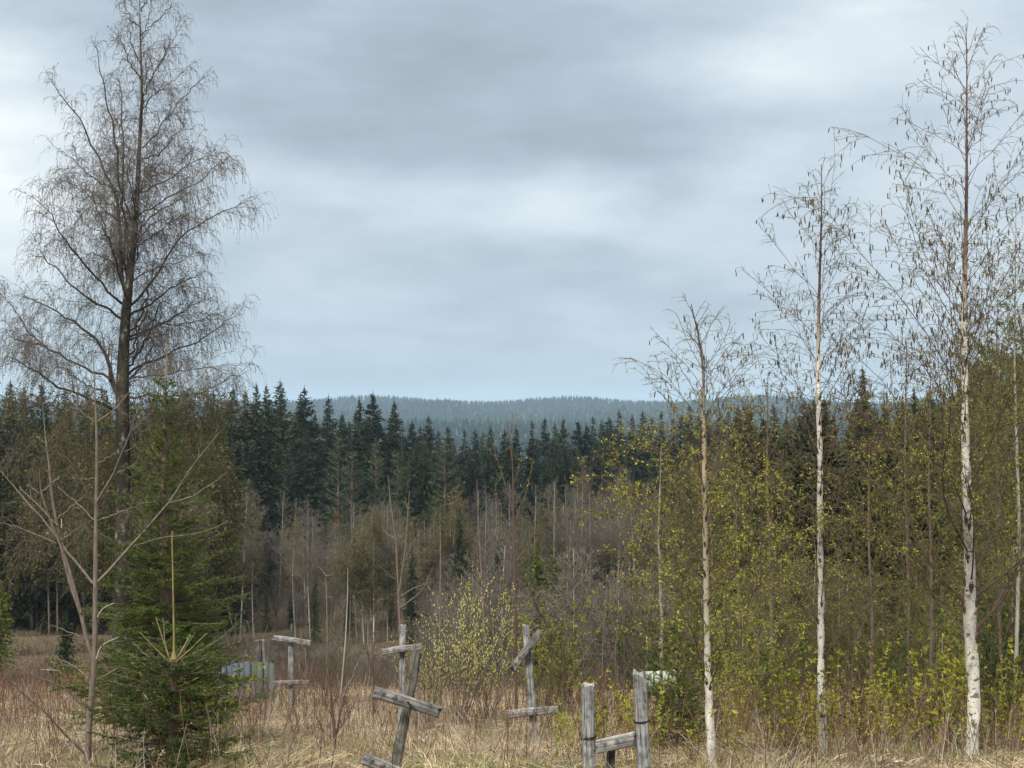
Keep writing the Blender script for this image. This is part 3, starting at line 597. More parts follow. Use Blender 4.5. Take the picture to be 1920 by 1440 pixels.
# ================================================================== YOUNG WHITE BIRCHES (right)
def young_birch(trunk_px, Yd, label, leafy=0., leaf_h=99., seed_dens=1.0, catk=1.0, r_top=.006, spread=1., long_low=1., z_tan=4., z_br=7.5, name='birch_tree', extra=None, lsz=.021, bark=None, twig='twig_red', group=None, leafmat='leaf_new', start=.16, ang=42):
    b = at(trunk_px[0][0], trunk_px[0][1], Yd); base = np.array([b[0], Yd, gz(b[0], Yd)])
    k = Yd / F
    P, R = resample([base - [0, 0, .1]] + [at(a, c, Yd + .15 * math.sin(i)) for i, (a, c, _) in enumerate(trunk_px[1:])], [r * k for *_, r in trunk_px], 60)
    P = P - base; H = P[-1, 2]
    P[1:-1, :2] += np.cumsum(rng.normal(size=(58, 2)) * .004, 0) * np.linspace(1, 0, 58)[:, None]
    R = np.maximum(R * .92, r_top * .6)
    gt = Geo(); Rj = R * (1 + .07 * np.sin(np.arange(60) * 1.7)); tubes(gt, P[None], Rj[None], 10)
    n = int(62 * seed_dens); t = np.linspace(start, .985, n) + rng.normal(size=n) * .006; t = np.clip(t, .05, .99)
    p, T, r = sample(P[None], R[None], np.zeros(n, int), t)
    a = np.arange(n) * 2.399 + rng.random(n); dirh = np.stack([np.cos(a), np.sin(a), 0 * a], 1); an = np.radians(np.interp(t, [0, .6, 1], [ang + 4, ang, ang - 14]) + 7 * rng.normal(size=n))
    d = dirh * np.sin(an)[:, None] + np.array([0, 0, 1.]) * np.cos(an)[:, None]
    ln = H * spread * np.interp(t, [0, .15, .3, .55, .8, 1.], [.10, .20 * long_low, .25 * long_low, .21, .12, .015]) * (1 + .22 * rng.normal(size=n)).clip(.5, 1.5)
    A = grow(p, d, ln, 10, grav=np.interp(t, [0, .3, .7, 1], [-.15, -.1, .12, -.1]), wob=.28)
    RA = np.maximum(r * .16, .0038)[:, None] * np.linspace(1, .3, 10)[None] ; RA = np.maximum(RA, .0028)
    RA[:, 0] *= 1.5
    B, RB = sprout(A, RA, 9.0, .18, 1., 42, 12, .42, taper=.55, s=6, grav=.4, wob=.25, rad=.6, rmin=.003, lmin=.12)
    C, RC = sprout(B, RB, 9.5, .1, 1., 46, 14, .0, taper=.3, s=4, grav=1.0, wob=.3, rad=.7, rmin=.0022, absl=.17)
    gb = Geo(); tubes(gb, A, RA, 5); tubes(gb, B, RB, 3); tubes(gb, C, RC, 3)
    gs = gb; low = t < .8     # dark scars where the branches leave the trunk
    if bark is None:
        sc_p = p[low] + dirh[low] * (r[low] * .80)[:, None]
        rs = (r[low] * .55 + .004)
        SP = np.stack([sc_p - [0, 0, 1] * rs[:, None] * 1.7, sc_p, sc_p + (d[low] * 1.6) * rs[:, None]], 1)
        tubes(gs, SP, np.stack([rs * .25, rs * .75, rs * .5], 1), 6)
    root = thing(name, base, label, 'birch tree' if 'birch' in name else 'sapling', group)
    part('trunk', gt.mesh('trunk', bark or birch_bark('young birch bark ' + name + str(len(bpy.data.materials)), z_tan, z_br, **({'gold': (.31, .25, .14), 'first': (.50, .44, .29)} if z_tan < 1 else {})), True), root)
    part('branches', gb.mesh('branches', twig), root)
    if catk > 0:
        gc = Geo(); cand = np.r_[C[:, -1], B[:, -1]]; m = rng.random(len(cand)) < .34 * catk * np.interp(cand[:, 2] / H, [0, .4, .55, .93, 1], [.1, .4, 1, .7, .05])
        cl = cand[m]; cl = np.r_[cl, cl[: len(cl) // 2] + rng.normal(size=(len(cl) // 2, 3)) * .012]
        catkins(gc, cl, .062, .0068); tag(part('catkins', gc.mesh('catkins', 'catkin'), root), kind='stuff')
    gl = Geo(); q = np.r_[pts_on(C, 26), pts_on(B, 9, .2)]
    m = rng.random(len(q)) < np.interp(q[:, 2], [0, leaf_h * .9, leaf_h * 1.15, 99], [leafy, leafy, .55, .55]) 
    sz = np.interp(q[m][:, 2], [0, leaf_h * .9, leaf_h * 1.2, 99], [lsz, lsz, .013, .013])
    q3 = np.repeat(q[m], 3, 0) + .007 * rng.normal(size=(3 * m.sum(), 3)); leaves(gl, q3, np.repeat(sz, 3), .6); part('foliage', gl.mesh('foliage', leafmat), root)
    LOG(label[:30], len(A), len(B), len(C), 'leaves', m.sum())
    return root
young_birch([(1824, 1440, 14), (1822, 1390, 13), (1826, 1290, 13), (1818, 1200, 13.5), (1819, 1100, 12), (1814, 980, 10), (1812, 900, 9.5), (1809, 800, 8), (1808, 700, 7), (1807, 620, 6.2), (1808, 540, 5.5), (1810, 440, 4), (1812, 330, 3), (1812, 220, 2), (1813, 130, 1.4), (1811, 45, .8)],
            16.2, 'tallest and thickest white birch with catkins, nearest the right edge', leafy=.6, leaf_h=3.9, seed_dens=1.25, z_tan=4.7, z_br=6.3, spread=1.05, long_low=1.05)
young_birch([(1543, 1405, 10), (1540, 1330, 8), (1537, 1250, 7), (1536, 1150, 7), (1535, 1050, 6), (1534, 950, 6), (1536, 850, 5.5), (1534, 750, 5), (1534, 680, 4.2), (1535, 600, 3.4), (1537, 520, 2.6), (1539, 450, 2), (1541, 380, 1.3), (1540, 308, .8)],
            17.8, 'straight slender white birch with catkins, middle one of the three white birches', leafy=.5, leaf_h=3.2, seed_dens=.95, z_tan=4.4, z_br=5.8, spread=1.0)
young_birch([(1338, 1442, 9), (1330, 1350, 9), (1327, 1280, 7.5), (1324, 1180, 6), (1322, 1080, 6), (1321, 1000, 5.5), (1319, 900, 5), (1319, 820, 4.5), (1318, 760, 3.5), (1319, 700, 2.6), (1312, 640, 1.8), (1296, 570, .8)],
            14.6, 'smallest of the white birches, yellowish trunk and fresh yellow green leaves', leafy=.85, leaf_h=3.7, seed_dens=1.0, catk=.5, z_tan=.4, z_br=4.9, spread=1.25, lsz=.022)
# further thin trees beyond the right birches
for a_, tp, y_, lb in [(1905, 380, 24, 'thin grey stemmed birch crossing the right edge behind the tallest white birch'), (1870, 560, 26, 'slender dim birch just right of the tallest white birch'),
                       (1700, 640, 27, 'thin dark birch between the middle and the tallest white birch'), (1745, 700, 24, 'olive budding young birch left of the tallest white birch'), (1440, 700, 25, 'thin olive birch left of the middle white birch'),
                       (1240, 830, 24, 'short leafy yellow green birch left of the smallest white birch'), (1385, 830, 22, 'leafy young birch just right of the smallest white birch'), (1630, 830, 23, 'short budding birch right of the middle white birch')]:
    by = 1330
    young_birch([(a_ + rng.uniform(-12, 12), by, 4.5), (a_ + 4, (by * 2 + tp) / 3, 3.6), (a_ - 3, (by + 2 * tp) / 3, 2.2), (a_, tp, .7)], y_, lb, leafy=.6, leaf_h=9, seed_dens=.6, catk=.25, spread=.95, bark=MT['bark_spruce'] if a_ not in (1905, 1240) else MT['bark_grey'], twig='twig_tan', lsz=.026, leafmat='leaf_olive' if a_ != 1385 else 'leaf_new')

# ================================================================== TRACED BARE SAPLINGS
def traced(name, label, cat, Yd, stems, branches, bark, extra=True, leaf=None, lsz=.02, ldens=12, tw=.14, pale=None, group=None, side=4.5):
    rf = .8 if Yd < 17 else .62
    k = Yd / F; f = stems[0][0]; b = at(f[0], f[1], Yd); base = np.array([b[0], Yd, gz(b[0], Yd)])
    gt = Geo(); A = []; RA = []
    for i, s_ in enumerate(stems):
        dy = 0 if i == 0 else rng.uniform(-.6, .6)
        pts = [at(q[0], q[1], Yd + dy * j / max(len(s_) - 1, 1)) for j, q in enumerate(s_)]
        if i == 0: pts[0] = base - [0, 0, .08]
        P_, R_ = resample(pts, [q[2] * k * rf for q in s_], 40); P_ = P_ - base; tubes(gt, P_[None], R_[None], 8); A.append(P_[::4][:10]); RA.append(R_[::4][:10])
    gb = Geo(); BP = []; BR = []
    for s_ in branches:
        dy = rng.uniform(-1, 1) * .9; x0 = s_[0][0]
        P_, R_ = resample([at(q[0], q[1], Yd + dy * abs(q[0] - x0) * k) for q in s_], np.linspace(s_[0][2] if len(s_[0]) > 2 else 2.2, .8, len(s_)) * k * (.75 if Yd < 17 else .55), 12)
        P_[1:-1] += rng.normal(size=(10, 3)) * .006; BP.append(P_ - base); BR.append(R_)
    if BP:
        BP = np.array(BP); BR = np.array(BR); tubes(gb, BP, BR, 6)
    src = BP if len(BP) else np.array(A); sr = BR if len(BP) else np.array(RA)
    C, RC = sprout(src, sr, side, .3, 1, 45, 8, .0, taper=.3, s=5, grav=-.7, wob=.25, rad=.6, rmin=.0022, absl=tw)
    tubes(gb, C, RC, 3)
    root = thing(name, base, label, cat, group); part('trunk', gt.mesh('trunk', bark, True), root); part('branches', gb.mesh('branches', bark, True), root)
    if pale:
        gp = Geo()
        for s_ in pale:
            P_, R_ = resample([at(q[0], q[1], Yd - .03) for q in s_], np.linspace(1.3, .6, len(s_)) * k, 8); tubes(gp, (P_ - base)[None], R_[None], 5)
        part('dead_twigs', gp.mesh('dead_twigs', 'bark_pale'), root)
    if leaf:
        gl = Geo(); q = np.r_[pts_on(C, ldens * 1.5), pts_on(src, ldens, .3)]; leaves(gl, q, lsz, .6, sj=.4); part('foliage', gl.mesh('foliage', leaf), root)
    return root
traced('sapling', 'bare forked sapling with pinkish brown stem and curved branches at the far left', 'sapling', 16.0,
       [[(163, 1425, 8), (168, 1340, 7.5), (173, 1290, 7), (178, 1240, 7), (178, 1180, 6), (179, 1100, 5.5), (179, 1040, 5), (180, 970, 4.2), (181, 900, 3.8), (182, 850, 3.3), (181, 800, 2.7), (178, 745, 1.8), (175, 665, .8)],
        [(176, 1238, 5), (162, 1200, 5), (152, 1149, 4.5), (133, 1100, 4.2), (118, 1040, 3.6), (108, 990, 3.2), (98, 940, 3), (92, 870, 2.4), (85, 820, 1.6), (80, 755, .8)],
        [(152, 1149, 3.5), (128, 1060, 3), (108, 1010, 2.6), (90, 965, 2.2), (76, 920, 1.6), (74, 880, .9)]],
       [[(183, 1091, 4), (220, 1054), (260, 1009), (293, 972), (321, 935), (357, 880), (376, 850), (412, 810)], [(318, 943, 2), (351, 935), (394, 911), (425, 886)], [(249, 1024, 2), (293, 1012), (318, 1002), (360, 1005), (400, 992), (428, 976)],
        [(174, 1094, 3.6), (147, 1060), (113, 1018), (89, 981), (52, 944), (18, 899), (-8, 870)], [(105, 1019, 2.4), (61, 999), (27, 986), (0, 980), (-15, 978)], [(177, 947, 2), (162, 920), (140, 880), (124, 856)],
        [(180, 944, 3), (214, 889), (238, 837), (254, 779), (275, 724)], [(185, 976, 2), (229, 958), (278, 941)], [(185, 868, 1.6), (220, 847)], [(183, 790, 2), (214, 770), (257, 718)], [(177, 792, 1.6), (137, 758)],
        [(178, 898, 1.4), (150, 900), (122, 890)], [(220, 887, 1.6), (250, 872), (262, 855)], [(108, 985, 1.8), (75, 950), (38, 916)], [(108, 972, 1.8), (140, 945), (165, 922)], [(112, 1014, 1.6), (140, 995), (163, 982)], [(98, 905, 1.5), (112, 893)], [(85, 830, 1.2), (68, 818)], [(86, 830, 1.2), (104, 812)],
        [(76, 925, 1.5), (100, 905), (112, 897)], [(74, 925, 1.4), (50, 908)], [(176, 1279, 2.2), (206, 1260), (233, 1249), (268, 1249)], [(165, 1273, 2), (141, 1249), (99, 1230)],
        [(163, 1418, 3.4), (130, 1384), (89, 1341), (62, 1317), (32, 1290), (-4, 1256)], [(62, 1317, 2), (50, 1295), (40, 1272)], [(150, 1320, 2.4), (140, 1300), (108, 1284), (54, 1265), (22, 1249), (5, 1230)], [(176, 1344, 2.4), (200, 1333), (217, 1322)], [(160, 1200, 2), (130, 1184), (95, 1172)], [(176, 975, 1.6), (140, 940), (108, 912)]],
       'bark_sap', side=8, tw=.17, pale=[[(181, 1235), (184, 1222), (190, 1208), (205, 1202), (222, 1195)], [(183, 1157), (186, 1148), (195, 1138), (214, 1131)], [(266, 1295), (273, 1306), (281, 1316)], [(115, 990), (116, 980), (115, 972)]])
traced('sapling', 'bare twin stemmed sapling rising behind the leaning front cross', 'sapling', 27.,
       [[(752, 1335, 4), (750, 1180, 3.6), (746, 1090, 3), (742, 1010, 2.4), (733, 950, 2), (727, 890, .9)], [(748, 1110, 2.4), (760, 1030, 1.8), (765, 960, 1.4), (768, 920, .8)]],
       [[(745, 1090, 2), (720, 1070), (706, 1055)], [(748, 1120, 2), (780, 1100), (815, 1090)], [(750, 1140, 2), (790, 1110), (805, 1080), (812, 1065)], [(742, 1010, 1.6), (724, 1000), (715, 985)], [(744, 1012, 1.5), (756, 1000)], [(756, 1055, 1.6), (775, 1020)], [(765, 955, 1.2), (760, 940)], [(733, 950, 1.2), (742, 940)]], 'bark_sap')
traced('sapling', 'single thin bare pole standing left of the two overlapping crosses', 'sapling', 22., [[(632, 1375, 3.5), (640, 1290, 2.6), (648, 1200, 2.2), (652, 1110, 1.5), (652, 1065, .8)]], [[(640, 1310, 1.5), (660, 1270), (672, 1240)]], 'bark_grey')
traced('sapling', 'dark bare sapling with upright twigs in the grass left of the leaning front cross', 'sapling', 16.5, [[(628, 1425, 4), (627, 1370, 3.6), (622, 1320, 3), (618, 1280, 2.2), (613, 1240, 1)], [(628, 1390, 2.5), (640, 1330, 2), (650, 1290, 1)]], [[(625, 1350, 1.6), (605, 1310)], [(628, 1380, 1.6), (660, 1330), (672, 1300)], [(622, 1330, 1.5), (634, 1300)], [(628, 1400, 1.8), (600, 1360), (590, 1335)]], 'twig_red')
traced('sapling', 'slim bare sapling just left of the yellow catkin bush', 'sapling', 28., [[(826, 1320, 3.4), (825, 1170, 3), (826, 1060, 2.2), (825, 960, 1)]], [[(825, 1130, 1.6), (812, 1110)], [(826, 1150, 1.6), (840, 1110)]], 'bark_sap')
traced('sapling', 'bare sapling with sideways reaching branches left of the leafy sapling', 'sapling', 26., [[(912, 1330, 4), (908, 1180, 3.4), (903, 1080, 2.6), (898, 1000, 2), (894, 900, .9)]],
       [[(903, 1105, 2), (880, 1080), (858, 1060)], [(903, 1100, 1.8), (930, 1090), (945, 1080)], [(898, 1035, 1.6), (885, 1022)], [(898, 1032, 1.6), (915, 1015), (925, 1000)], [(896, 960, 1.3), (886, 945)], [(896, 985, 1.2), (908, 968)]], 'bark_sap')
traced('sapling', 'young sapling with tiny green leaves right of the catkin bush, tip above the spruces', 'sapling', 24.,
       [[(968, 1360, 5), (967, 1170, 4.5), (965, 1060, 4), (963, 980, 3), (962, 900, 2.2), (960, 850, 1.6), (950, 790, .8)]],
       [[(963, 980, 2), (985, 930), (997, 880), (1000, 860)], [(963, 960, 2), (945, 900), (932, 860), (925, 830)], [(963, 1000, 2), (938, 960), (928, 910)], [(965, 1060, 2), (990, 1020), (1000, 990)], [(964, 1040, 2), (940, 1010), (925, 985)], [(962, 910, 1.3), (972, 880), (978, 850)], [(965, 1110, 2), (985, 1080), (1003, 1060)], [(966, 1130, 2), (945, 1100), (930, 1070)], [(960, 870, 1), (955, 820), (963, 775)]],
       'twig_red', leaf='leaf_new', lsz=.03, ldens=20, tw=.3)
traced('sapling', 'bare grey sapling with a v shaped top over the squat spruce', 'sapling', 36., [[(612, 1330, 2.8), (614, 1200, 2.4), (612, 1100, 2), (611, 1080, 1.2)]], [[(612, 1080, 1.6), (600, 1065), (594, 1060)], [(612, 1080, 1.6), (625, 1078)], [(612, 1100, 1.5), (598, 1086)], [(613, 1122, 1.5), (626, 1118)]], 'bark_sap')
for px, tp, y_ in [(700, 1150, 24), (860, 1130, 25), (1055, 1180, 25), (1130, 1110, 30), (1160, 1130, 28), (575, 1190, 26), (480, 1170, 34), (440, 1150, 36), (1210, 1070, 27), (390, 1120, 40), (1300, 1180, 20), (1420, 1150, 21), (1475, 1190, 19), (1600, 1180, 20)]:
    traced('sapling', 'thin bare upright sapling rising out of the scrub', 'sapling', y_, [[(px, 1340, 2), (px + rng.uniform(-8, 8), (1340 + tp) / 2, 1.6), (px + rng.uniform(-6, 10), tp, .7)]],
           [[(px, 1340 - f * (1340 - tp), 1.2), (px + s * 10, 1340 - f * (1340 - tp) - 25), (px + s * 16, 1340 - f * (1340 - tp) - 55)] for f, s in zip(rng.uniform(.25, .85, 7), rng.choice([-1, 1], 7) * rng.uniform(.7, 1.6, 7))], 'twig_red' if rng.random() < .4 else 'bark_sap', group='thin bare saplings in the scrub')

# ================================================================== NEAR SPRUCES
def near_spruce(px, py_top, Yd, label, whorls, leader_len, seed=0, wide=.33, low_t=.05, needle=.017, mat='needle', nd=190, leadmat='bark_leader', prof=(.95, 1., .9, .8, .6, .4, .3)):
    b = at(px, py_top, Yd); z0 = float(gz(b[0], Yd)); H = b[2] - z0; base = np.array([b[0], Yd, z0])
    z = np.linspace(-.05, H, 30); P = np.stack([.02 * np.sin(z * 1.3), .015 * np.sin(z * 2.1), z], 1); R = np.interp(z, [0, H * .5, H - leader_len, H], [.018 * H + .012, .011 * H + .006, .012, .006])
    gt = Geo(); li = int(np.searchsorted(z, H - leader_len)); tubes(gt, P[None, :li + 1], R[None, :li + 1], 8); gl_ = Geo(); tubes(gl_, P[None, li:], R[None, li:], 8)
    st = []; di = []; ln = []; gr = []
    for i in range(whorls):
        f = (i / (whorls - 1)) ** .95; zz = (low_t + (1 - leader_len / H - low_t) * f) * H
        t = zz / H; n = rng.integers(5, 8) + (2 if t < .5 else 0)
        a0 = rng.random() * 6.28
        for j in range(n):
            a = a0 + j * 6.283 / n + rng.normal() * .15
            el = np.interp(t, [0, .3, .6, .8, 1], [-8, 4, 22, 38, 52]) + rng.normal() * 5; e_ = math.radians(el)
            st.append((0, 0, zz + rng.normal() * .015)); di.append((math.cos(a) * math.cos(e_), math.sin(a) * math.cos(e_), math.sin(e_)))
            ln.append(H * wide * np.interp(t, [0, .12, .4, .6, .72, .85, 1], prof) * rng.uniform(.72, 1.12)); gr.append(np.interp(t, [0, .5, 1], [-.15, -.3, -.1]))
        if i < whorls - 1:      # short in-between branches
            for j in range(5):
                a = rng.random() * 6.28; z2 = zz + rng.random() * H * .06; e_ = math.radians(rng.uniform(10, 35)); st.append((0, 0, z2)); di.append((math.cos(a) * math.cos(e_), math.sin(a) * math.cos(e_), math.sin(e_)))
                ln.append(H * wide * (1 - z2 / H) * rng.uniform(.25, .5) + .05); gr.append(-.1)
    A = grow(np.array(st, float), np.array(di), np.array(ln), 9, np.array(gr), .10); RA = np.tile(np.linspace(.010, .0035, 9), (len(A), 1)) * np.clip(plen(A)[:, None] / .8, .5, 1.5)
    def flat(Pp, Rp, dens, ang, lf, t0, taper, lmin):
        C_, R_ = sprout(Pp, Rp, dens, t0, .97, ang, 6, lf, lj=.15, taper=taper, s=5, grav=.05, wob=.1, rad=.6, rmin=.0028, lmin=lmin); return C_, R_
    # side twigs lie mostly in the plane of their branch
    def side(Pp, Rp, dens, ang, lf, t0, taper, lmin):
        Lp = plen(Pp); cnt = np.maximum(np.round(Lp * dens), 2).astype(int); idx = np.repeat(np.arange(len(Pp)), cnt); n = len(idx)
        t = t0 + (.97 - t0) * rng.random(n); p, T, r = sample(Pp, Rp, idx, t)
        sd = norm(np.cross(T, np.array([0, 0, 1.]) + .25 * rng.normal(size=(n, 3)))) * rng.choice([-1, 1], n)[:, None]
        a = np.radians(ang + 8 * rng.normal(size=n))[:, None]; d = np.cos(a) * T + np.sin(a) * sd + [0, 0, -.12] + .12 * rng.normal(size=(n, 3))
        l = np.maximum(Lp[idx] * lf * (1 - taper * t) * rng.uniform(.7, 1.2, n), lmin)
        C_ = grow(p, d, l, 5, -.12, .12); R_ = np.tile(np.linspace(.0035, .002, 5), (n, 1)); return C_, R_
    B, RB = side(A, RA, 17, 48, .42, .12, .78, .05); C, RC = side(B, RB, 17, 45, .42, .15, .6, .035)
    gb = Geo(); tubes(gb, A, RA, 4); tubes(gb, B, RB, 3)
    gn = Geo(); needles(gn, A, nd * 1.5, needle * 1.3, .0075, .1); needles(gn, B, nd * 2, needle * 1.2, .0075); needles(gn, C, nd * 2.2, needle * 1.2, .0075)
    ld = P[None, -8:]; needles(gn, ld, 260, needle * .7, .0045)
    LOG('near spruce', len(A), len(B), len(C))
    root = thing('spruce_tree', base, label, 'spruce tree'); part('trunk', gt.mesh('trunk', 'bark_spruce', True), root); part('leading_shoot', gl_.mesh('leading_shoot', leadmat, True), root); part('branches', gb.mesh('branches', 'bark_spruce'), root); part('foliage', gn.mesh('foliage', mat), root)
    return root
fs = near_spruce(323, 996, 14.2, 'small front spruce with a long bare yellowish top shoot, at the lower left', 9, .72 * 1.85, wide=.34, low_t=.0, nd=170)
ga = Geo(); gn2 = Geo(); kk = 14.2 / F; arms = []
for (a, b, c, d, dy) in [(323, 1246, 262, 1185, -.1), (322, 1246, 292, 1157, .05), (324, 1246, 388, 1187, -.08), (324, 1246, 357, 1190, .12), (320, 1278, 241, 1224, -.15), (320, 1282, 262, 1248, -.2), (326, 1280, 400, 1232, .1), (326, 1290, 372, 1270, -.2)]:
    q0 = at(a, b, 14.2); q1 = at(c, d, 14.2 + dy); qm = (q0 + q1) / 2 + np.array([0, 0, -.012]); arms.append(resample([q0, qm, q1], [1.5 * kk, 1.2 * kk, .9 * kk], 9))
AP_ = np.array([a[0] for a in arms]) - np.array(fs.location); AR_ = np.array([a[1] for a in arms]); tubes(ga, AP_, AR_, 6); needles(gn2, AP_, 420, .016, .0045, .05)
part('top_shoots', ga.mesh('top_shoots', 'bark_leader', True), fs); part('shoot_needles', gn2.mesh('shoot_needles', 'needle'), fs)
near_spruce(312, 628, 18.6, 'taller green spruce right behind the small front spruce, bare leading shoot against the birch', 21, .75, wide=.25, low_t=.10, nd=120, needle=.022, prof=(.95, 1., .80, .52, .27, .18, .11))
near_spruce(1268, 1250, 18.4, 'little round bushy spruce in front of the pale board', 9, .05, wide=.72, low_t=.12, nd=150)

# ================================================================== SHRUBS
def shrub(h=1.1, n=7, leaf='leaf_shoot', bark='stalk', cl=12, lsz=.044, spread=.28, ck=None, sub=3.5, sr=.004, name='shrub', nl=6):
    a = rng.random(n) * 6.28; st = np.stack([np.cos(a) * rng.random(n) * .15, np.sin(a) * rng.random(n) * .15, 0 * a - .05], 1)
    d = np.stack([np.cos(a) * spread * rng.random(n), np.sin(a) * spread * rng.random(n), 1 + 0 * a], 1)
    A = grow(st, d, h * rng.uniform(.6, 1.1, n), 8, -.05, .2); RA = np.tile(np.linspace(sr, sr * .4, 8), (n, 1))
    B, RB = sprout(A, RA, sub, .25, 1, 35, 9, .35, taper=.6, s=5, grav=-.4, wob=.2, rmin=.0022, lmin=.08)
    g = Geo(); tubes(g, A, RA, 4); tubes(g, B, RB, 3); parts = [('stems', g.mesh('stems', bark))]
    if ck:
        gc = Geo(); p = np.r_[pts_on(B, 8, .25), pts_on(A, 6, .5)]; m = len(p)
        P4 = np.stack([p, p + [0, 0, .012], p + [0, 0, .026], p + [0, 0, .032]], 1) + rng.normal(size=(m, 1, 3)) * .006; tubes(gc, P4, np.tile(np.array([.003, .0078, .0065, .002]), (m, 1)), 5); parts.append(('catkins', gc.mesh('catkins', ck)))
    if leaf:
        gl = Geo(); p = np.r_[pts_on(B, cl), pts_on(A, cl * .8, .25)]; q = np.repeat(p, nl, 0); leaves(gl, q, lsz * np.repeat(rng.uniform(.6, 1.25, len(p)), nl), .42, down=-.45); parts.append(('foliage', gl.mesh('foliage', leaf)))
    return (name, parts)
sh = [shrub(1.15, 5, sub=2.2, cl=9, spread=.25, lsz=0.043, nl=7), shrub(1.3, 4, spread=.34, sub=1.6, cl=10, lsz=0.047, nl=7), shrub(1.1, 6, cl=8, sub=2, spread=.4, lsz=0.041, nl=6), shrub(1.2, 3, cl=10, sub=1.8, spread=.25, lsz=0.045, nl=7), shrub(1.0, 6, 'leaf_olive', cl=9, lsz=.036, sub=2.2, nl=6)]
LBS = 'red stemmed shrub with small yellow green leaves'
k_ = 0
for px, py, s in [(1600, 1225, 1.0), (1655, 1180, 1.15), (1640, 1300, .9), (1760, 1200, 1.1), (1905, 1180, 1.2), (1712, 1245, 1.), (1490, 1260, .9), (1560, 1215, 1.0), (1860, 1280, 1.), (1740, 1270, 1.)] + [(rng.uniform(1400, 1940), rng.triangular(1165, 1290, 1400), rng.uniform(.6, 1.0)) for _ in range(115)] + \
                 [(rng.uniform(1040, 1420), rng.uniform(1250, 1390), rng.uniform(.45, .8)) for _ in range(60)]:
    Yd = rng.uniform(14.8, 23); p = at(px, py, Yd); z0 = gz(p[0], Yd); H = max(min(p[2] - z0, 1.75), .35)
    place(sh[rng.integers(5)], (p[0], Yd, z0), *[(q_[0], 'shrub', q_[1]) for q_ in [zput(px, LBS, 'leafy shrubs')]][0], sc=(H / 1.1) * np.array([rng.uniform(.8, 1.1)] * 2 + [1]))
wil = [shrub(2.4, 26, 'leaf_olive', 'bark_sap', cl=6, lsz=.024, nl=4, ck='catkin_y', spread=.45, sub=5, sr=.008, name='willow_bush'), shrub(2.2, 22, 'leaf_olive', 'bark_sap', cl=7, lsz=.028, nl=4, ck='catkin_y', spread=.5, sub=4, sr=.008, name='willow_bush')]
for px, py, Yd, i, lb in [(860, 1092, 23.5, 0, 'willow bush dotted with yellow catkins, tallest one between the crosses'), (800, 1180, 24, 1, 'lower catkin willow right behind the leaning front cross'), (915, 1130, 25, 1, 'catkin willow bush to the left of the cross with the tilted top bar')]:
    p = at(px, py, Yd); z0 = gz(p[0], Yd); place(wil[i], (p[0], Yd, z0), lb, 'bush', sc=(p[2] - z0) / (2.5 if i == 0 else 2.3))
scr = [bare_far(4.5, 2.6, 'bark_grey', 'twig_tan', 'leaf_olive', 7, .075, ang=42, tr=.03, start=.04, name='scrub_bush', dens=2), bare_far(4.5, 2.4, 'bark_grey', 'twig_tan', 'leaf_green', 7, .08, ang=42, tr=.03, start=.04, name='scrub_bush', dens=2)]
for k in range(55):
    px = rng.uniform(1180, 1980); Yd = rng.uniform(30, 56); put_top(scr, px, rng.uniform(1010, 1190), Yd, 'olive scrub bush under the forest', 'bush', 'scrub under the forest wall')
gb_ = [shrub(2.2, 18, 'leaf_green', 'bark_sap', cl=16, lsz=.045, spread=.5, sub=5, sr=.009, name='green_bush'), shrub(2.2, 18, 'leaf_shoot', 'bark_sap', cl=10, lsz=.042, spread=.5, sub=5, sr=.009, name='green_bush'), shrub(2.0, 16, 'leaf_olive', 'twig_red', cl=5, lsz=.03, spread=.5, sub=5, sr=.008, name='budding_bush')]
for px, py, Yd, i, lb in [(1020, 1100, 26, 1, 'bright green leafy bush behind the cross with the tilted bar'), (1060, 1150, 27, 0, 'darker green bush right of the cross with the tilted bar'), (1245, 1130, 24, 0, 'dense green bush left of the smallest white birch'), (1290, 1150, 23, 0, 'dense green bush touching the smallest white birch'),
                          (1390, 1150, 22, 1, 'yellow green bush right of the smallest white birch'), (1450, 1190, 21, 0, 'green bush left of the middle white birch'), (385, 1232, 15.5, 1, 'small fresh green shrub between the front spruce and the blue boards'),
                          (1020, 1190, 22, 2, 'olive bush at the foot of the cross with the tilted bar'), (700, 1230, 27, 2, 'olive bush behind the two overlapping crosses'), (600, 1190, 29, 2, 'budding bush right of the farthest cross'), (640, 1210, 28, 2, 'budding bush behind the thin bare pole'),
                          (90, 1235, 30, 2, 'olive bush behind the forked sapling'), (150, 1225, 30, 1, 'yellowish bush behind the forked sapling stem'), (560, 1215, 29, 2, 'budding bush behind the farthest cross'), (30, 1250, 31, 2, 'olive bush at the left edge'), (1680, 1180, 24, 0, 'dark leafy bush between middle and tallest birch'), (1870, 1150, 22, 0, 'dark leafy bush right of the tallest birch'), (1600, 1220, 24, 2, 'olive bush right of the middle white birch'), (1150, 1180, 25, 2, 'olive scrub bush above the pair of grey posts'), (1100, 1200, 26, 2, 'brownish budding bush between the tilted cross and the post pair'), (1900, 1050, 28, 0, 'tall green bush at the right edge'), (1810, 1120, 27, 1, 'yellow green bush behind the tallest birch')]:
    p = at(px, py, Yd); z0 = gz(p[0], Yd); place(gb_[i], (p[0], Yd, z0), lb, 'bush', sc=(p[2] - z0) / 2.25)

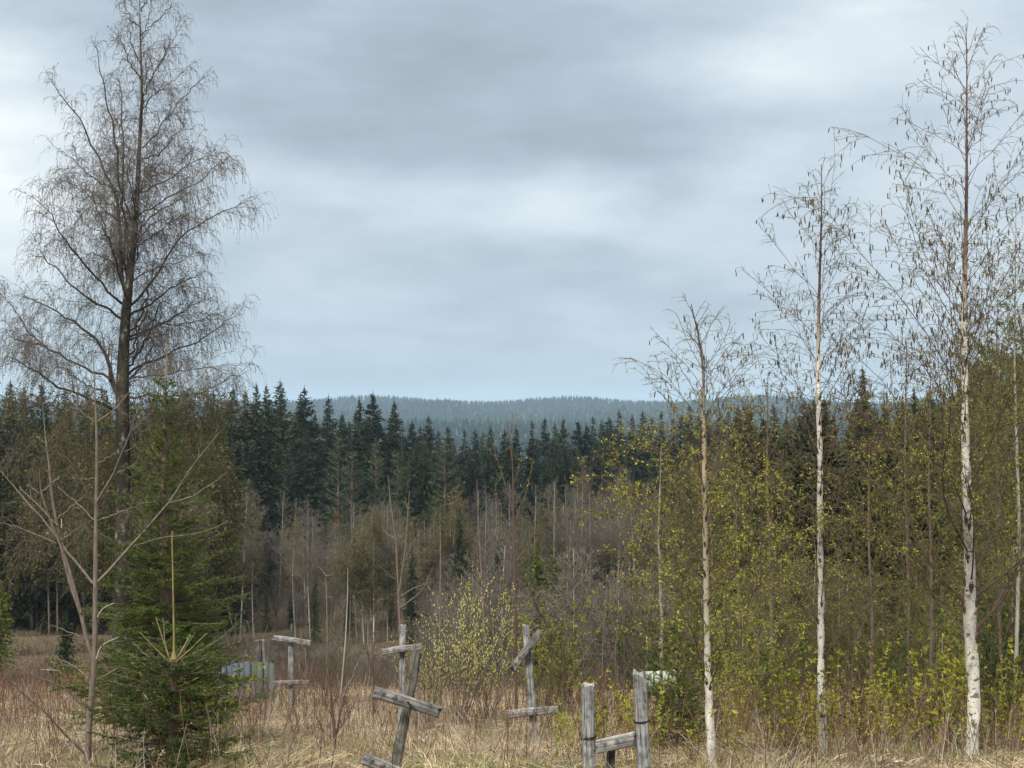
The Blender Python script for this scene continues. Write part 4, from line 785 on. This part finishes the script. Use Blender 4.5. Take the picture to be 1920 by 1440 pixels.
# ================================================================== CROSSES, POSTS, BOARDS
def rough_beam(L_, w, d, K=10, seg=24, roundness=.5, knots=.012, end=.016, taper=1.):
    """beam along +X from 0 to L_, local, w across (Z), d deep (Y): superellipse section with weathered edges"""
    x = np.linspace(0, L_, seg); a = np.arange(K) * 2 * math.pi / K + math.pi / K
    n = 2 + 6 * (1 - roundness); cx = np.sign(np.cos(a)) * np.abs(np.cos(a)) ** (2 / n); cz = np.sign(np.sin(a)) * np.abs(np.sin(a)) ** (2 / n)
    V = np.zeros((seg, K, 3)); ph = rng.random(K) * 6
    for i, xx in enumerate(x):
        f = 1 + (taper - 1) * i / (seg - 1); wob = 1 + knots * 4 * np.sin(xx * 14 / max(L_, .5) + ph) * .5 + rng.normal(size=K) * knots
        V[i, :, 0] = xx + (rng.normal(size=K) * end if i in (0, seg - 1) else 0); V[i, :, 1] = cx * d / 2 * f * wob; V[i, :, 2] = cz * w / 2 * f * wob + .004 * math.sin(xx * 5)
    idx = np.arange(seg * K).reshape(seg, K); Q = np.stack([idx[:-1], np.roll(idx[:-1], -1, 1), np.roll(idx[1:], -1, 1), idx[1:]], -1)
    g = Geo(); g.add(V, quads=Q)
    for e_, fl in ((0, 1), (seg - 1, 0)):
        c = V[e_].mean(0) + [(-.004 if e_ == 0 else .004), 0, 0]; ring = V[e_]; tri = [[K, (j + 1) % K, j] if fl else [K, j, (j + 1) % K] for j in range(K)]; g.add(np.vstack([ring, c]), tris=tri)
    return g
from mathutils import Vector, Matrix
def beam(name, root, a, b, w, d, mat, **kw):
    """a, b: world points; mesh local X (bars) or Z (uprights) runs a->b"""
    a = np.asarray(a); b = np.asarray(b); v = b - a; L_ = float(np.linalg.norm(v)); g = rough_beam(L_, w, d, **kw)
    if 'bar' not in mat:      # grain along Z
        g.v = [np.stack([-q[:, 2], q[:, 1], q[:, 0]], 1) for q in g.v]
    me = g.mesh(name, mat); o = part(name, me, root, a - np.array(root.location))
    if 'bar' in mat: M3 = Vector(v).to_track_quat('X', 'Z')
    else:
        zax = Vector(v).normalized(); yax = Vector((0, 1, 0)); xax = yax.cross(zax).normalized(); yax = zax.cross(xax); M3 = Matrix((xax, yax, zax)).transposed().to_quaternion()
    o.rotation_mode = 'QUATERNION'; o.rotation_quaternion = M3
    return o
def cross_root(name, px, py, Yd, label, cat='cross'):
    p = at(px, py, Yd); return thing(name, (p[0], Yd, float(gz(p[0], Yd))), label, cat)
k = 21 / F
# farthest cross (two bars)
Yd = 27.; k = Yd / F; r = cross_root('wooden_cross', 545, 1330, Yd, 'farthest grey wooden cross with two short bars, beside the blue boards')
gp = at(545, 1335, Yd); gp[2] = gz(gp[0], Yd) - .3
beam('post', r, gp, at(546, 1200, Yd), 10 * k, 9 * k, 'wood_grey', roundness=.4)
beam('weathered_tip', r, at(546, 1201, Yd), at(547, 1171, Yd), 7 * k, 7 * k, 'wood_dark', roundness=.9, knots=.05, taper=.6)
beam('crossbar', r, at(513, 1195.5, Yd - .09), at(583.5, 1206, Yd - .09), 10 * k, 7 * k, 'wood_bar', roundness=.3)
beam('lower_bar', r, at(511.5, 1281, Yd - .09), at(581, 1279, Yd - .09), 8.5 * k, 7 * k, 'wood_bardark', roundness=.3, knots=.03)
# middle-left cross behind the leaning one
Yd = 22.; k = Yd / F; r = cross_root('wooden_cross', 752, 1370, Yd, 'straight grey cross with one slightly raised bar, standing behind the leaning log cross')
gp = at(751, 1372, Yd); gp[2] = gz(gp[0], Yd) - .3
beam('post', r, gp, at(756, 1171.5, Yd), 11.5 * k, 10 * k, 'wood_grey', roundness=.25, knots=.006, end=.004)
beam('crossbar', r, at(716.5, 1222, Yd - .1), at(790, 1212.5, Yd - .1), 11.5 * k, 8 * k, 'wood_bar', roundness=.2, knots=.008, end=.004)
# leaning log cross in front
Yd = 12.9; k = Yd / F; r = cross_root('wooden_cross', 742, 1445, Yd, 'nearest leaning dark log cross with a thick slanted crossbar and lower bar')
g1 = at(736, 1475, Yd)
beam('post', r, g1, at(782, 1220, Yd + .25), 20 * k, 19 * k, 'wood_dark', roundness=.9, knots=.02, K=14, taper=.85)
beam('crossbar', r, at(702, 1298, Yd - .10), at(824, 1336, Yd - .06), 21 * k, 11 * k, 'wood_bardark', roundness=.35, knots=.02, end=.014)
beam('lower_bar', r, at(681, 1422, Yd - .14), at(772, 1461, Yd - .10), 22 * k, 11 * k, 'wood_bardark', roundness=.35, knots=.02, end=.014)
# right cross with tilted top bar
Yd = 20.; k = Yd / F; r = cross_root('wooden_cross', 1004, 1388, Yd, 'grey cross with steeply tilted upper bar and level lower bar, right of centre')
gp = at(1006, 1395, Yd); gp[2] = gz(gp[0], Yd) - .3
beam('post', r, gp, at(986, 1172, Yd), 14.5 * k, 11 * k, 'wood_grey', roundness=.35, knots=.012, taper=.9)
beam('crossbar', r, at(961, 1255, Yd - .10), at(1014, 1184, Yd - .12), 14 * k, 8 * k, 'wood_bardark', roundness=.3)
beam('lower_bar', r, at(951, 1339.5, Yd - .1), at(1049, 1330, Yd - .1), 15 * k, 9 * k, 'wood_bar', roundness=.35, knots=.015)
def nails(r, pts_, Yq):
    for a_, b_ in pts_:
        c = at(a_, b_, Yq) - np.array(r.location); gg = Geo(); tubes(gg, np.array([[c, c + [0, -.012, 0], c + [0, -.016, 0]]]), np.array([[.009, .009, .001]]), 8); part('nail', gg.mesh('nail', 'wire'), r)
nails(r, [(1000.5, 1333), (1004, 1336)], 20 - .1 - .045)
nails(bpy.data.objects['wooden_cross.002'], [(765, 1316), (769, 1321)], 12.9 - .08 - .03)
# pair of thick posts with a rail
Yd = 12.9; k = Yd / F; r = cross_root('post_frame', 1150, 1460, Yd, 'pair of thick grey wooden posts tied with wire and joined by a plank', 'wooden posts')
beam('post', r, at(1106, 1480, Yd), at(1101, 1284, Yd), 24.5 * k, 23 * k, 'wood_grey', roundness=.75, K=14, knots=.008, taper=.98)
beam('post', r, at(1211, 1480, Yd), at(1198, 1262, Yd), 26 * k, 24 * k, 'wood_grey', roundness=.75, K=14, knots=.012, taper=.95)
beam('rail', r, at(1117, 1401, Yd - .02), at(1192, 1385, Yd - .02), 26 * k, 9 * k, 'wood_bar', roundness=.2, knots=.008)
beam('short_post', r, at(1144, 1480, Yd + .12), at(1147, 1400, Yd + .12), 16 * k, 14 * k, 'wood_dark', roundness=.7)
def ring(px, py, rr, turns, tail):
    c = at(px, py, Yd); t = np.linspace(0, turns * 2 * math.pi, 60 * turns); base_l = np.array(r.location)
    Pq = np.stack([c[0] + rr * np.cos(t) * 1.03, c[1] + rr * np.sin(t), c[2] + .006 * t / 6.28 + .006 * np.cos(t)], 1)
    g = Geo(); tubes(g, (Pq - base_l)[None], np.full((1, len(Pq)), .0038), 5)
    tl = np.array([c + [rr * 1.0, -.03, 0], c + [rr * 1.0 + tail * .5, -.05, .006], c + [rr * 1.0 + tail, -.05, -.006]]) - base_l; tubes(g, tl[None], np.full((1, 3), .003), 5)
    part('wire', g.mesh('wire', 'wire'), r)
ring(1104, 1384, 13.2 * k, 3, -.17 if False else -.16 - 13.2 * 2 * k * .0); ring(1203, 1353, 13.8 * k, 2, .03)
# blue-grey boards
Yd = 29.5; k = Yd / F; r = cross_root('board_fence', 465, 1300, Yd, 'low faded blue grey board fence at the left beyond the grass', 'fence')
n = 9
for i in range(n):
    x0 = 413 + i * 11.4; top = 1241.5 + rng.normal() * 1.2 + (4 if i in (0, 8) else 0); a = at(x0 + 5.5, top, Yd + .02 * i + .03 * (i % 2)); z0 = gz(a[0], Yd) - .1
    bl = np.array(r.location); w = (10.2 + .9 * rng.random()) * k / 2; v = []
    for yy in (-.012, .012): v += [(a[0] - w, a[1] + yy, z0), (a[0] + w, a[1] + yy, z0), (a[0] + w, a[1] + yy, a[2]), (a[0] - w, a[1] + yy, a[2] + .005)]
    g = Geo(); g.add(np.array(v) - bl, quads=[[0, 1, 2, 3], [5, 4, 7, 6], [1, 5, 6, 2], [4, 0, 3, 7], [3, 2, 6, 7]]); part('board', g.mesh('board', 'board_blue' if i < 5 else 'board_green'), r)
beam('rail', r, at(411, 1262, Yd + .1), at(515, 1262, Yd + .25), 5 * k, 4 * k, 'wood_bar')
Yd = 31.; k = Yd / F; r = cross_root('broken_stump', 488, 1300, Yd, 'broken dark post with a white split side standing behind the blue boards', 'post')
beam('dark_side', r, at(485, 1330, Yd), at(484.5, 1200.5, Yd), 13 * k, 12 * k, 'wood_dark', roundness=.8, knots=.04); beam('pale_side', r, at(497, 1330, Yd), at(494, 1200.5, Yd), 6 * k, 8 * k, 'wood_grey', taper=.6, knots=.03)
Yd = 31.; k = Yd / F; r = cross_root('wooden_cross', 97, 1290, Yd, 'tiny grey cross almost lost in scrub at the far left')
beam('post', r, at(97, 1310, Yd), at(96, 1243, Yd), 4 * k, 4 * k, 'wood_dark'); beam('crossbar', r, at(78, 1256, Yd - .05), at(107, 1258, Yd - .05), 3.4 * k, 4 * k, 'wood_bardark')
# pale board behind the little spruce
Yd = 19.5; k = Yd / F; r = cross_root('painted_board', 1250, 1300, Yd, 'flaking pale green painted board panel behind the little spruce', 'board')
for i in range(4):
    x0 = 1209 + i * 17; a = at(x0, 1263 - (2.5 if i in (2, 3) else 0), Yd); b = at(x0 + 15.8, 1262 - (2.5 if i in (1, 2, 3) else 0), Yd); c = at(x0 + 15.8, 1301 - i * 2, Yd); d = at(x0, 1301 - i * 2, Yd); bl = np.array(r.location); tl = 0
    v = [q + [0, o_ + .035 * (i % 2), (-.05 * rng.random() if j < 2 else .03 * rng.random())] for o_ in (0, .02) for j, q in enumerate((d, c, b, a))]
    g = Geo(); g.add(np.array(v) - bl, quads=[[0, 1, 2, 3], [5, 4, 7, 6], [1, 5, 6, 2], [4, 0, 3, 7], [3, 2, 6, 7], [0, 4, 5, 1]]); part('board', g.mesh('board', 'board_pale'), r)
for px in (1213, 1268):
    gp = at(px, 1340, Yd + .06); gp[2] = gz(gp[0], Yd) - .2; beam('post', r, gp, at(px, 1268, Yd + .06), 8 * k, 6 * k, 'wood_grey')

# ================================================================== GRASS AND SCRUB
def blades(n, y0, y1, umax, hl, hw, flat, mat, name, label, seg=4, dens_fn=None, sc_w=1.):
    m = int(n * 1.0); y = np.sqrt(rng.random(m) * (y1 ** 2 - y0 ** 2) + y0 ** 2); x = (rng.random(m) * 2 - 1) * umax * y
    if dens_fn is not None:
        keep = rng.random(m) < dens_fn(x, y); x = x[keep]; y = y[keep]; m = len(x)
    # lay in locally common directions
    ang = 2.2 * np.sin(x * .9 + 1.3 * np.sin(y * .7)) + 1.8 * np.sin(y * 1.1 + x * .5) + rng.normal(size=m) * .8
    f = np.clip(flat + .35 * np.sin(x * 1.7 + y * .9) + .35 * rng.normal(size=m), .0, 1.6)
    d = norm(np.stack([np.cos(ang) * f, np.sin(ang) * f, np.ones(m) * .8], 1)); ln = hl * rng.uniform(.45, 1.25, m) * (.72 + .45 * np.sin(x * 2.1 + 1.7 * np.sin(y * 1.3)) * np.sin(y * 1.9 + x * .6) ** 1)
    P = grow(np.stack([x, y, gz(x, y) - .02], 1), d, ln, seg, grav=.9 * rng.random(m) * (flat + .3), wob=.25)
    Wd = (hw * rng.uniform(.6, 1.3, m))[:, None] * np.linspace(1, .15, seg)[None]
    T = norm(np.gradient(P, axis=1)); sd = norm(np.cross(T, norm(rng.normal(size=(m, 3)) * [1, .3, .6])[:, None, :]))
    V = np.stack([P - sd * Wd[..., None] / 2, P + sd * Wd[..., None] / 2], 2); idx = np.arange(m * seg * 2).reshape(m, seg, 2)
    Q = np.stack([idx[:, :-1, 0], idx[:, :-1, 1], idx[:, 1:, 1], idx[:, 1:, 0]], -1)
    g = Geo(); g.add(V, quads=Q, r=np.repeat(np.clip(.47 + .30 * rng.normal(size=m) + .16 * np.sin(x * 1.3) * np.sin(y * .8), 0, 1), seg - 1)); stuff(name, g.mesh(name, mat), label, 'grass')
blades(170000, 12.3, 37, .44, .30, .0075, .95, 'straw', 'dry_grass', 'matted pale straw coloured dry grass covering the near slope', dens_fn=lambda x, y: np.clip(.72 + .5 * np.sin(x * 1.9 + 2 * np.sin(y * .9)) * np.sin(y * 1.6 + x * .7), .16, 1))
blades(70000, 12.3, 34, .44, .42, .008, 1.8, 'straw', 'flattened_grass', 'pale dead grass lying flattened in tangled mats', dens_fn=lambda x, y: np.clip(.45 + .7 * np.sin(x * 1.3 + 2) * np.sin(y * 1.1), 0, 1))
gpatch = lambda x, y: np.clip(.35 + .8 * np.sin(x * .75 + 1.2) * np.sin(y * .6 + .6) + .3 * np.sin(x * 2 + y), .05, 1) * np.interp(y, [13, 15.5, 18, 22], [1.5, 1.3, .8, .3])
blades(90000, 12.3, 30, .44, .22, .0075, .35, 'grass', 'green_grass', 'short fresh green grass sprouting through the straw', dens_fn=gpatch)
blades(42000, 36, 122, .46, .75, .032, .5, 'brush', 'valley_brush', 'brown dead grass and brush on the valley floor', seg=3)
blades(30000, 34, 75, .46, .95, .016, .2, 'brush', 'valley_stalks', 'upright brown dead stalks on the slope down to the valley', seg=3)
def stalks(n, y0, y1, hl, name, label, mat='stalk', dens_fn=None, rad=.0032, lean=.22):
    y = np.sqrt(rng.random(n) * (y1 ** 2 - y0 ** 2) + y0 ** 2); x = (rng.random(n) * 2 - 1) * .44 * y
    if dens_fn is not None: kp = rng.random(n) < dens_fn(x, y); x = x[kp]; y = y[kp]
    m = len(x); P = grow(np.stack([x, y, gz(x, y) - .03], 1), np.stack([lean * rng.normal(size=m), lean * rng.normal(size=m), np.ones(m)], 1), hl * rng.uniform(.5, 1.2, m), 6, .15, .14)
    R = np.tile(np.linspace(rad, rad * .5, 6), (m, 1)); C, RC = sprout(P, R, 3.5, .4, 1, 38, 10, .25, s=4, rmin=.0018, lmin=.05); g = Geo(); tubes(g, P, R, 3); tubes(g, C, RC, 3); stuff(name, g.mesh(name, mat), label, 'stalks'); return P, C
stalks(9500, 12.5, 36, .8, 'red_stalks', 'thin upright red brown dead stalks among the dry grass', rad=.0042, dens_fn=lambda x, y: np.clip(np.where(x > 1, .8, .45) * np.where(y > 19, 1, .5) + .5 * (x < -4) * (y > 21), 0, 1))
stalks(2600, 12.5, 34, .6, 'pale_stalks', 'bleached pale dead stalks leaning in the grass', 'bark_pale', rad=.003, lean=.5)

# ================================================================== HAZE
mh, th = new_mat('haze')
pv = th.nodes.new('ShaderNodeVolumePrincipled'); pv.inputs['Color'].default_value = (.58, .80, 1.0, 1); pv.inputs['Density'].default_value = .00016; pv.inputs['Anisotropy'].default_value = 0.0
oh = th.nodes.new('ShaderNodeOutputMaterial'); th.links.new(pv.outputs[0], oh.inputs['Volume'])
g = Geo(); x0, x1, y0, y1, z0, z1 = -3450, 3450, -60, 5100, -75, 45
v = [(x, y, z) for z in (z0, z1) for y in (y0, y1) for x in (x0, x1)]
g.add(v, quads=[[0, 2, 3, 1], [4, 5, 7, 6], [0, 1, 5, 4], [1, 3, 7, 5], [3, 2, 6, 7], [2, 0, 4, 6]])
ho = bpy.data.objects.new('haze', g.mesh('haze', mh)); COL.objects.link(ho); tag(ho, 'thin bluish air haze over the valley and hills', 'haze', kind='stuff')
LOG('objects', len(bpy.data.objects))
